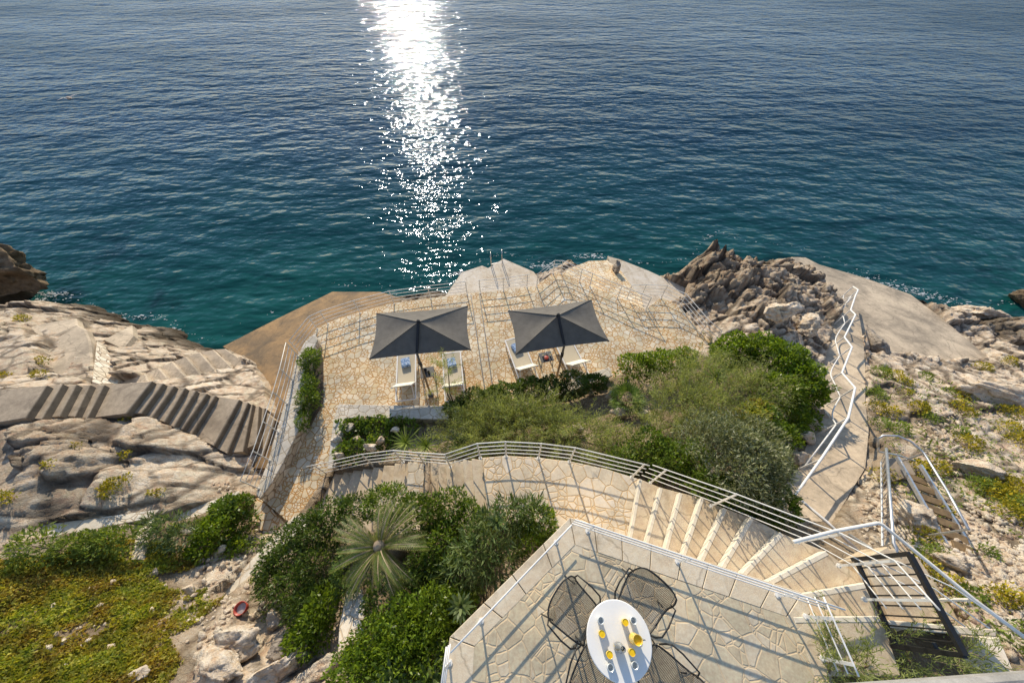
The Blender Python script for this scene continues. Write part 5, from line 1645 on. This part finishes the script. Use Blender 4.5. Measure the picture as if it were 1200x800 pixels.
parasol('grey rectangular parasol on the right, with its pole behind a hedge', (595, 364), (693.3, 351), (714, 399.6), (604.7, 415), (654, 369.8), (651.5, 446), (661, 405.6))

# ------------------------------------------------------------------ loungers
def lounger():
    """origin at the ground under the middle; +y points out to sea (feet), backrest raised at -y"""
    t = empty('sun_lounger', (0, 0, 0), '', 'sun lounger', 'sun loungers on the terrace')
    W = M['white']
    hw = .32
    for s in (-1, 1):
        MB().bar((s * hw, -.95, .30), (s * hw, .98, .30), .045, .05).build('side_rail', W, t, local=True)
        for y in (-.78, .80):
            MB().bar((s * hw, y, .30), (s * (hw + .01), y + (.05 if y > 0 else -.05), 0), .04, .045, (0, 1, 0)).build('leg', W, t, local=True)
    for y in (-.95, .98):
        MB().bar((-hw, y, .30), (hw, y, .30), .04, .045).build('cross_bar', W, t, local=True)
    b = MB()
    n = 14
    vs, fs = [], []
    for i in range(n + 1):
        y = -.30 + 1.26 * i / n
        zz = .325 - .025 * math.sin(math.pi * i / n)
        vs += [(-.285, y, zz), (0, y, zz - .012), (.285, y, zz)]
    for i in range(n):
        fs += [(3 * i, 3 * i + 1, 3 * i + 4, 3 * i + 3), (3 * i + 1, 3 * i + 2, 3 * i + 5, 3 * i + 4)]
    mesh_obj('seat', vs, fs, M['sling'], t, True, True)
    ca, sa = math.cos(R(52)), math.sin(R(52))
    bk = MB(); bk.box((0, 0, 0), (.58, .74, .035), 0, .012)
    bk.v = [(x, -.31 - (y + .37) * ca - z * sa, .335 + (y + .37) * sa - z * ca) for x, y, z in bk.v]
    bk.f = [f[::-1] for f in bk.f]
    bk.build('backrest', M['cream'], t, local=True)
    for s in (-1, 1):
        MB().bar((s * .30, -.31, .32), (s * .30, -.31 - .78 * ca, .32 + .78 * sa), .035, .035).build('backrest_frame', W, t, local=True)
        MB().bar((s * .27, -.31 - .45 * ca, .32 + .45 * sa), (s * .27, -.88, .30), .025, .025).build('prop', W, t, local=True)
    return t
LG = [(467, 476, 440, 463, 'sun lounger nearest the left parapet, with a folded blue towel at its foot', 9.5), None]
spots = [((476, 440), 9.5, 'first sun lounger from the left parapet, folded blue towel at its foot'), ((531, 440), 9.5, 'sun lounger partly behind the thin tamarisk sprig, blue towel at its foot'),
         ((611, 421), 17, 'sun lounger under the right parasol beside the paving channels, blue towel at its foot'), ((668, 416), 17, 'sun lounger without a towel, closest to the right parasol pole')]
proto = lounger()
loungers = []
for i, ((px, py), rz, lb) in enumerate(spots):
    o = proto if i == 0 else copy_tree(proto)
    p = P(px, py, Z_SUN + .32); p.z = Z_SUN + .008
    o.location = p; o.rotation_euler = (0, 0, R(rz)); o['label'] = lb
    loungers.append((p, R(rz)))
def towel(i, label):
    p, rz = loungers[i]
    c, s = math.cos(rz), math.sin(rz)
    x, y = -.02, .52
    q = Vector((p.x + x * c - y * s, p.y + x * s + y * c, p.z + .318))
    t = MB()
    t.box(q + Vector((0, 0, .018)), (.31, .36, .036), rz + .15, .014)
    t.box(q + Vector((.0, 0, .052)), (.30, .35, .034), rz + .18, .014)
    t.box(q + Vector((.01, .01, .083)), (.29, .34, .028), rz + .12, .012)
    o = t.build('folded_towel', M['towel'])
    tag(o, label, 'towel')
towel(0, 'folded blue patterned towel on the first lounger from the left parapet')
towel(1, 'folded blue patterned towel on the lounger behind the thin sprig')
towel(2, 'folded blue patterned towel half hidden under the edge of the right parasol')

# side tables
def side_table(px, py, label, rz):
    p = P(px, py, Z_SUN + .45); p.z = Z_SUN + .006
    t = empty('side_table', p, label, 'side table', None, R(rz))
    g = M['grey_metal']
    MB().box((0, 0, .44), (.46, .42, .022), 0, .008).build('table_top', g, t, local=True)
    for x in (-.2, .2):
        for y in (-.18, .18):
            MB().bar((x, y, .43), (x * 1.08, y * 1.1, 0), .022, .022, (0, 1, 0)).build('leg', g, t, local=True)
    for x in (-.205, .205):
        MB().bar((x, -.185, .06), (x, .185, .06), .016, .016).build('stretcher', g, t, local=True)
    return p
def tumbler_pts(p, r, h):
    return MB().lathe([(.0, .003), (r * .82, .003), (r, h), (r * .92, h), (r * .78, .012), (.0, .012)], p, 14)
p1 = side_table(500.5, 436, 'dark grey metal side table between the two left loungers', 9)
p2 = side_table(640, 418, 'dark grey metal side table between the two right loungers, holding drinks', 14)
b = MB().lathe([(.0, 0), (.05, 0), (.075, .06), (.08, .09), (.07, .09), (.06, .05), (.0, .02)], p1 + Vector((-.07, .03, .452)), 14).build('pot', M['black'], None, True)
tag(b, 'small black pot on the side table between the left loungers', 'pot')
b = MB().lathe([(.0, 0), (.04, 0), (.045, .13), (.02, .16), (.02, .19), (.0, .19)], p1 + Vector((.08, -.06, .452)), 12).build('flask', M['black'], None, True)
tag(b, 'small black flask beside the pot on the left side table', 'flask')
b = MB().lathe([(.0, 0), (.04, 0), (.08, .05), (.085, .07), (.07, .075), (.0, .085)], p2 + Vector((.0, -.08, .452)), 14).build('fruit_bowl', M['red'], None, True)
tag(b, 'red bowl of fruit on the side table between the right loungers', 'bowl')
for (x, y, m, lb) in ((-.12, .02, 'juice', 'glass of yellow drink at the left side of the right side table'), (.14, .04, 'juice', 'glass of yellow drink at the right side of the right side table'), (.02, .12, 'glassw', 'empty glass at the back of the right side table')):
    q = p2 + Vector((x, y, .452))
    o = tumbler_pts(q, .034, .12).build('drinking_glass', M['glassw'], None, True); tag(o, lb, 'glass')
    if m == 'juice':
        MB().lathe([(.0, .014), (.026, .014), (.030, .10), (.0, .10)], q, 14).build('drink', M['juice'], o, True)

# ------------------------------------------------------------------ bistro table and wire chairs
tp = P(725.5, 749, Z_NEAR + .74)
TC = Vector((tp.x, tp.y, Z_NEAR))
t = empty('bistro_table', TC, 'round white bistro table set with juice and glasses on the near terrace', 'table')
TRAD = .375
MB().lathe([(.0, .742), (TRAD - .008, .742), (TRAD, .735), (TRAD, .722), (TRAD - .012, .715), (.0, .715)], TC, 64).build('table_top', M['table'], t)
MB().lathe([(.0, .715), (.03, .715), (.03, .04), (.06, .03), (.0, .03)], TC, 14).build('pedestal', M['white'], t, True)
MB().lathe([(.0, .034), (.2, .03), (.22, .012), (.22, .002), (.0, .002)], TC, 28).build('base', M['white'], t)
TT = Z_NEAR + .7425
def on_table(px, py):
    return P(px, py, TT)
def tumbler(px, py, juice, label):
    q = on_table(px, py)
    r = .036
    o = (tumbler_pts(q, r, .095) if not juice else MB().lathe([(.0, .003), (r * .82, .003), (r, .095), (r * .95, .095), (r * .93, .088), (.0, .088)], q, 16)).build('drinking_glass', M['glassw'] if not juice else M['juice_glass'], None, True)
    tag(o, label, 'glass')
    if juice:
        MB().lathe([(.0335, .0895), (.0, .0905)], q, 16).build('drink', M['juice'], o, True)
# spots: crop coordinates of the table close-up
TBL = [(357, 372, 0, 'empty tumbler beside the juice glass, nearest the upper left chair'), (572, 372, 0, 'empty tumbler beside the juice glass, nearest the upper right chair'), (421, 682, 0, 'empty tumbler nearest the lower left chair'), (581, 668, 0, 'empty tumbler nearest the lower right chair'),
       (518, 384, 1, 'glass of orange juice beside the upper right empty tumbler'), (364, 460, 1, 'glass of orange juice just below the upper left empty tumbler'), (414, 597, 1, 'glass of orange juice just above the lower left empty tumbler'), (562, 582, 1, 'glass of orange juice touching the foot of the juice jug')]
for x, y, j, lb in TBL:
    tumbler(640 + x / 5.714, 660 + y / 5.714 + 1.0, j, lb)
q = on_table(640 + 580 / 5.714, 660 + 500 / 5.714)
jug = MB().lathe([(.0, .003), (.05, .003), (.060, .05), (.055, .13), (.048, .19), (.053, .21), (.049, .21), (.044, .178), (.0, .172)], q, 20).build('juice_jug', M['juice_glass'], None, True)
tag(jug, 'glass jug full of orange juice on the bistro table', 'jug')
MB().lathe([(.0445, .178), (.0, .180)], q, 18).build('juice', M['juice'], jug, True)
MB().tube([q + Vector((.045, .0, .185)), q + Vector((.09, .0, .17)), q + Vector((.095, .0, .10)), q + Vector((.056, .0, .06))], .007, 6).build('handle', M['glass'], jug, True)
q = on_table(640 + 478 / 5.714, 660 + 555 / 5.714)
car = MB().lathe([(.0, .003), (.048, .003), (.052, .06), (.045, .13), (.024, .19), (.022, .23), (.03, .25), (.026, .25), (.018, .23), (.02, .19), (.041, .13), (.046, .05), (.0, .012)], q, 20).build('water_carafe', M['glass'], None, True)
tag(car, 'clear glass water carafe in the middle of the bistro table', 'carafe')

def wire_chair():
    """origin on the ground under the seat; the sitter faces +y"""
    t = empty('wire_chair', (0, 0, 0), '', 'chair', 'wire mesh chairs round the bistro table')
    K = M['black']
    prof = [(.25, .435), (.20, .45), (.10, .445), (0, .435), (-.10, .43), (-.17, .44), (-.225, .48), (-.255, .55), (-.285, .64), (-.315, .73), (-.345, .81), (-.355, .84)]
    wid = [.21, .24, .262, .275, .285, .295, .30, .302, .30, .29, .262, .20]
    n = len(prof)
    def S(u, v):
        """u -1..1 across, v 0..1 from the front edge to the top of the back"""
        f = v * (n - 1); i = min(int(f), n - 2); w = f - i
        y = prof[i][0] * (1 - w) + prof[i + 1][0] * w; z = prof[i][1] * (1 - w) + prof[i + 1][1] * w
        hw = wid[i] * (1 - w) + wid[i + 1] * w
        k = abs(u) ** 2.6
        back = max(0, (v - .45) / .55)
        x = hw * u * (1 - .02 * k)
        z += .10 * k * (1 - back)
        y += .10 * k * back * (1 - .75 * max(0, (v - .72) / .28)) + .02 * k * (1 - back)
        return Vector((x, y, z))
    V, F = [], []
    def strip(pts, nr, w):
        o = len(V)
        for p, s in zip(pts, nr): V.extend([p - s * w, p + s * w])
        for i in range(len(pts) - 1): F.append((o + 2 * i, o + 2 * i + 1, o + 2 * i + 3, o + 2 * i + 2))
    NU, NV = 40, 70
    for a in range(1, NU):
        u = -1 + 2 * a / NU
        pts = [S(u, k / 22) for k in range(23)]
        nr = [(S(min(1, u + .02), k / 22) - S(u - .02, k / 22)).normalized() for k in range(23)]
        strip(pts, nr, .0024)
    for b in range(1, NV):
        v = b / NV
        pts = [S(-1 + 2 * k / 14, v) for k in range(15)]
        nr = [(S(0, min(1, v + .01)) - S(0, v - .01)).normalized()] * 15
        strip(pts, nr, .0024)
    mesh_obj('mesh_shell', V, F, K, t, local=True)
    rim = [S(1, k / 20) for k in range(21)] + [S(1 - 2 * k / 8, 1) for k in range(1, 8)] + [S(-1, 1 - k / 20) for k in range(21)] + [S(-1 + 2 * k / 8, 0) for k in range(1, 8)]
    MB().tube(rim, .0105, 7, closed=True).build('rim', K, t, True, True)
    for s in (-1, 1):
        MB().tube([(s * .22, .20, .45), (s * .27, .24, .30), (s * .29, .26, .0)], .010, 6).build('leg', K, t, True, True)
        MB().tube([(s * .26, -.18, .47), (s * .28, -.24, .25), (s * .30, -.30, .0)], .010, 6).build('leg', K, t, True, True)
        MB().tube([(s * .29, -.24, .62), (s * .345, -.22, .67), (s * .36, .0, .66), (s * .345, .14, .655), (s * .30, .19, .60), (s * .27, .20, .47)], .011, 7).build('armrest', K, t, True, True)
    return t
cp = wire_chair()
CH = [(674, 717, 'wire mesh chair at the upper left of the bistro table'), (750, 707, 'wire mesh chair at the upper right of the bistro table'), (699, 795, 'wire mesh chair at the lower left of the table, cut by the bottom edge'), (778, 797, 'wire mesh chair at the lower right of the table, cut by the bottom edge')]
for i, (px, py, lb) in enumerate(CH):
    o = cp if i == 0 else copy_tree(cp)
    p = P(px, py, Z_NEAR + .5); p.z = Z_NEAR + .006
    d = Vector((TC.x - p.x, TC.y - p.y))
    o.location = p; o.scale = (.94, .94, .96)
    ang = math.atan2(d.y, d.x) - math.pi / 2
    o.rotation_euler = (0, 0, ang + (R(-12), R(8), R(10), R(-8))[i])
    o['label'] = lb

# ------------------------------------------------------------------ small things
p = on_ground(290, 712) + Vector((0, 0, .05))
t = empty('plastic_bucket', p, 'red-rimmed plastic bucket lying on the slope below the diagonal wall', 'bucket')
nrm = Vector((.1, .0, 1)).normalized()
MB().lathe([(.08, 0), (.125, .16), (.11, .16), (.07, .02)], p + Vector((0, 0, .03)), 18).build('shell', M['red'], t, True)
MB().lathe([(.0, .10), (.097, .10), (.0, .101)], p + Vector((0, 0, .03)), 18).build('filling', M['greyplastic'], t)
# garden lamp at the terrace corner
p = P(829.5, 408.5, Z_SUN + .02)
t = empty('garden_lamp', p, 'small black garden spotlight at the right corner of the sun terrace', 'garden lamp')
MB().lathe([(.0, .2), (.018, .2), (.018, .02), (.07, .015), (.07, 0), (.0, 0)], p, 10).build('stake', M['black'], t)
MB().box(p + Vector((0, 0, .26)), (.16, .16, .12), .3, .02).build('lamp_head', M['black'], t)
# sea bird gliding low over the water
p = P(81, 115.5, 1.2)
t = empty('seabird', p, 'pale brown seabird flying low over the water', 'bird')
def bird():
    ax = Vector((.9, -.45, 0)).normalized(); sd = Vector((-ax.y, ax.x, 0)); up = Vector((0, 0, 1))
    rows = [(-.55, .02, .0), (-.45, .09, .0), (-.2, .15, .01), (.1, .16, .02), (.32, .10, .05), (.42, .085, .08), (.52, .075, .09), (.6, .03, .08), (.68, .006, .07)]
    vs, fs = [], []
    k = 8
    for u, r, z in rows:
        c = p + ax * u + up * z
        for j in range(k):
            a = 2 * math.pi * j / k
            vs.append(c + sd * (r * math.cos(a)) + up * (r * .8 * math.sin(a)))
    for i in range(len(rows) - 1):
        for j in range(k):
            fs.append((i * k + j, i * k + (j + 1) % k, (i + 1) * k + (j + 1) % k, (i + 1) * k + j))
    mesh_obj('body', vs, fs, plain('bird_plumage', (.50, .36, .26), .8, 0, .25, 6), t, True)
    for s in (-1, 1):
        w = []
        for (u, l, z) in ((.22, .08, .04), (.28, .45, .20), (.05, .95, .12), (-.08, .9, .10), (-.12, .42, .16), (-.2, .08, .03)):
            w.append(p + ax * u + sd * (s * l) + up * z)
        mesh_obj('wing', w, [(0, 1, 4, 5), (1, 2, 3, 4)], plain('wing_plumage', (.42, .38, .34), .8, 0, .3, 6), t)
bird()

# ------------------------------------------------------------------ camera, light
cam = bpy.data.cameras.new('camera'); cam.lens = 12.0; cam.sensor_width = 36.0; cam.clip_start = .05; cam.clip_end = 20000
co = bpy.data.objects.new('camera', cam); link(co)
co.location = (0, 0, CAM_Z); co.rotation_euler = (R(90 - PITCH), 0, 0)
scene.camera = co
sl = bpy.data.lights.new('sun', 'SUN'); sl.energy = 5.0; sl.angle = R(.53); sl.color = (1.0, .87, .67)
so = bpy.data.objects.new('sun', sl); link(so)
d = Vector((-math.sin(R(SUN_AZ)) * math.cos(R(SUN_EL)), math.cos(R(SUN_AZ)) * math.cos(R(SUN_EL)), math.sin(R(SUN_EL))))
so.rotation_euler = d.to_track_quat('Z', 'Y').to_euler()
so.location = d * 60
w = bpy.data.worlds.new('World'); scene.world = w; w.use_nodes = True
nt = w.node_tree
sky = nt.nodes.new('ShaderNodeTexSky'); sky.sky_type = 'NISHITA'; sky.sun_disc = False
sky.sun_elevation = R(SUN_EL); sky.sun_rotation = R(-SUN_AZ); sky.altitude = 10; sky.air_density = 1.0; sky.dust_density = .15; sky.ozone_density = 3.5
bg = nt.nodes['Background']; bg.inputs['Strength'].default_value = .15
hs = nt.nodes.new('ShaderNodeHueSaturation'); hs.inputs['Saturation'].default_value = .82; hs.inputs['Value'].default_value = 1.35
nt.links.new(sky.outputs[0], hs.inputs['Color']); nt.links.new(hs.outputs[0], bg.inputs['Color'])
scene.view_settings.view_transform = 'Standard'; scene.view_settings.look = 'None'; scene.view_settings.exposure = 0
scene.render.engine = 'CYCLES'
scene.cycles.use_denoising = True
try: scene.cycles.denoiser = 'OPENIMAGEDENOISE'
except Exception: pass
scene.cycles.max_bounces = 6; scene.cycles.diffuse_bounces = 3; scene.cycles.glossy_bounces = 3; scene.cycles.transmission_bounces = 5; scene.cycles.transparent_max_bounces = 6
scene.cycles.caustics_reflective = False; scene.cycles.caustics_refractive = False
scene.cycles.sample_clamp_direct = 0; scene.cycles.sample_clamp_indirect = 6
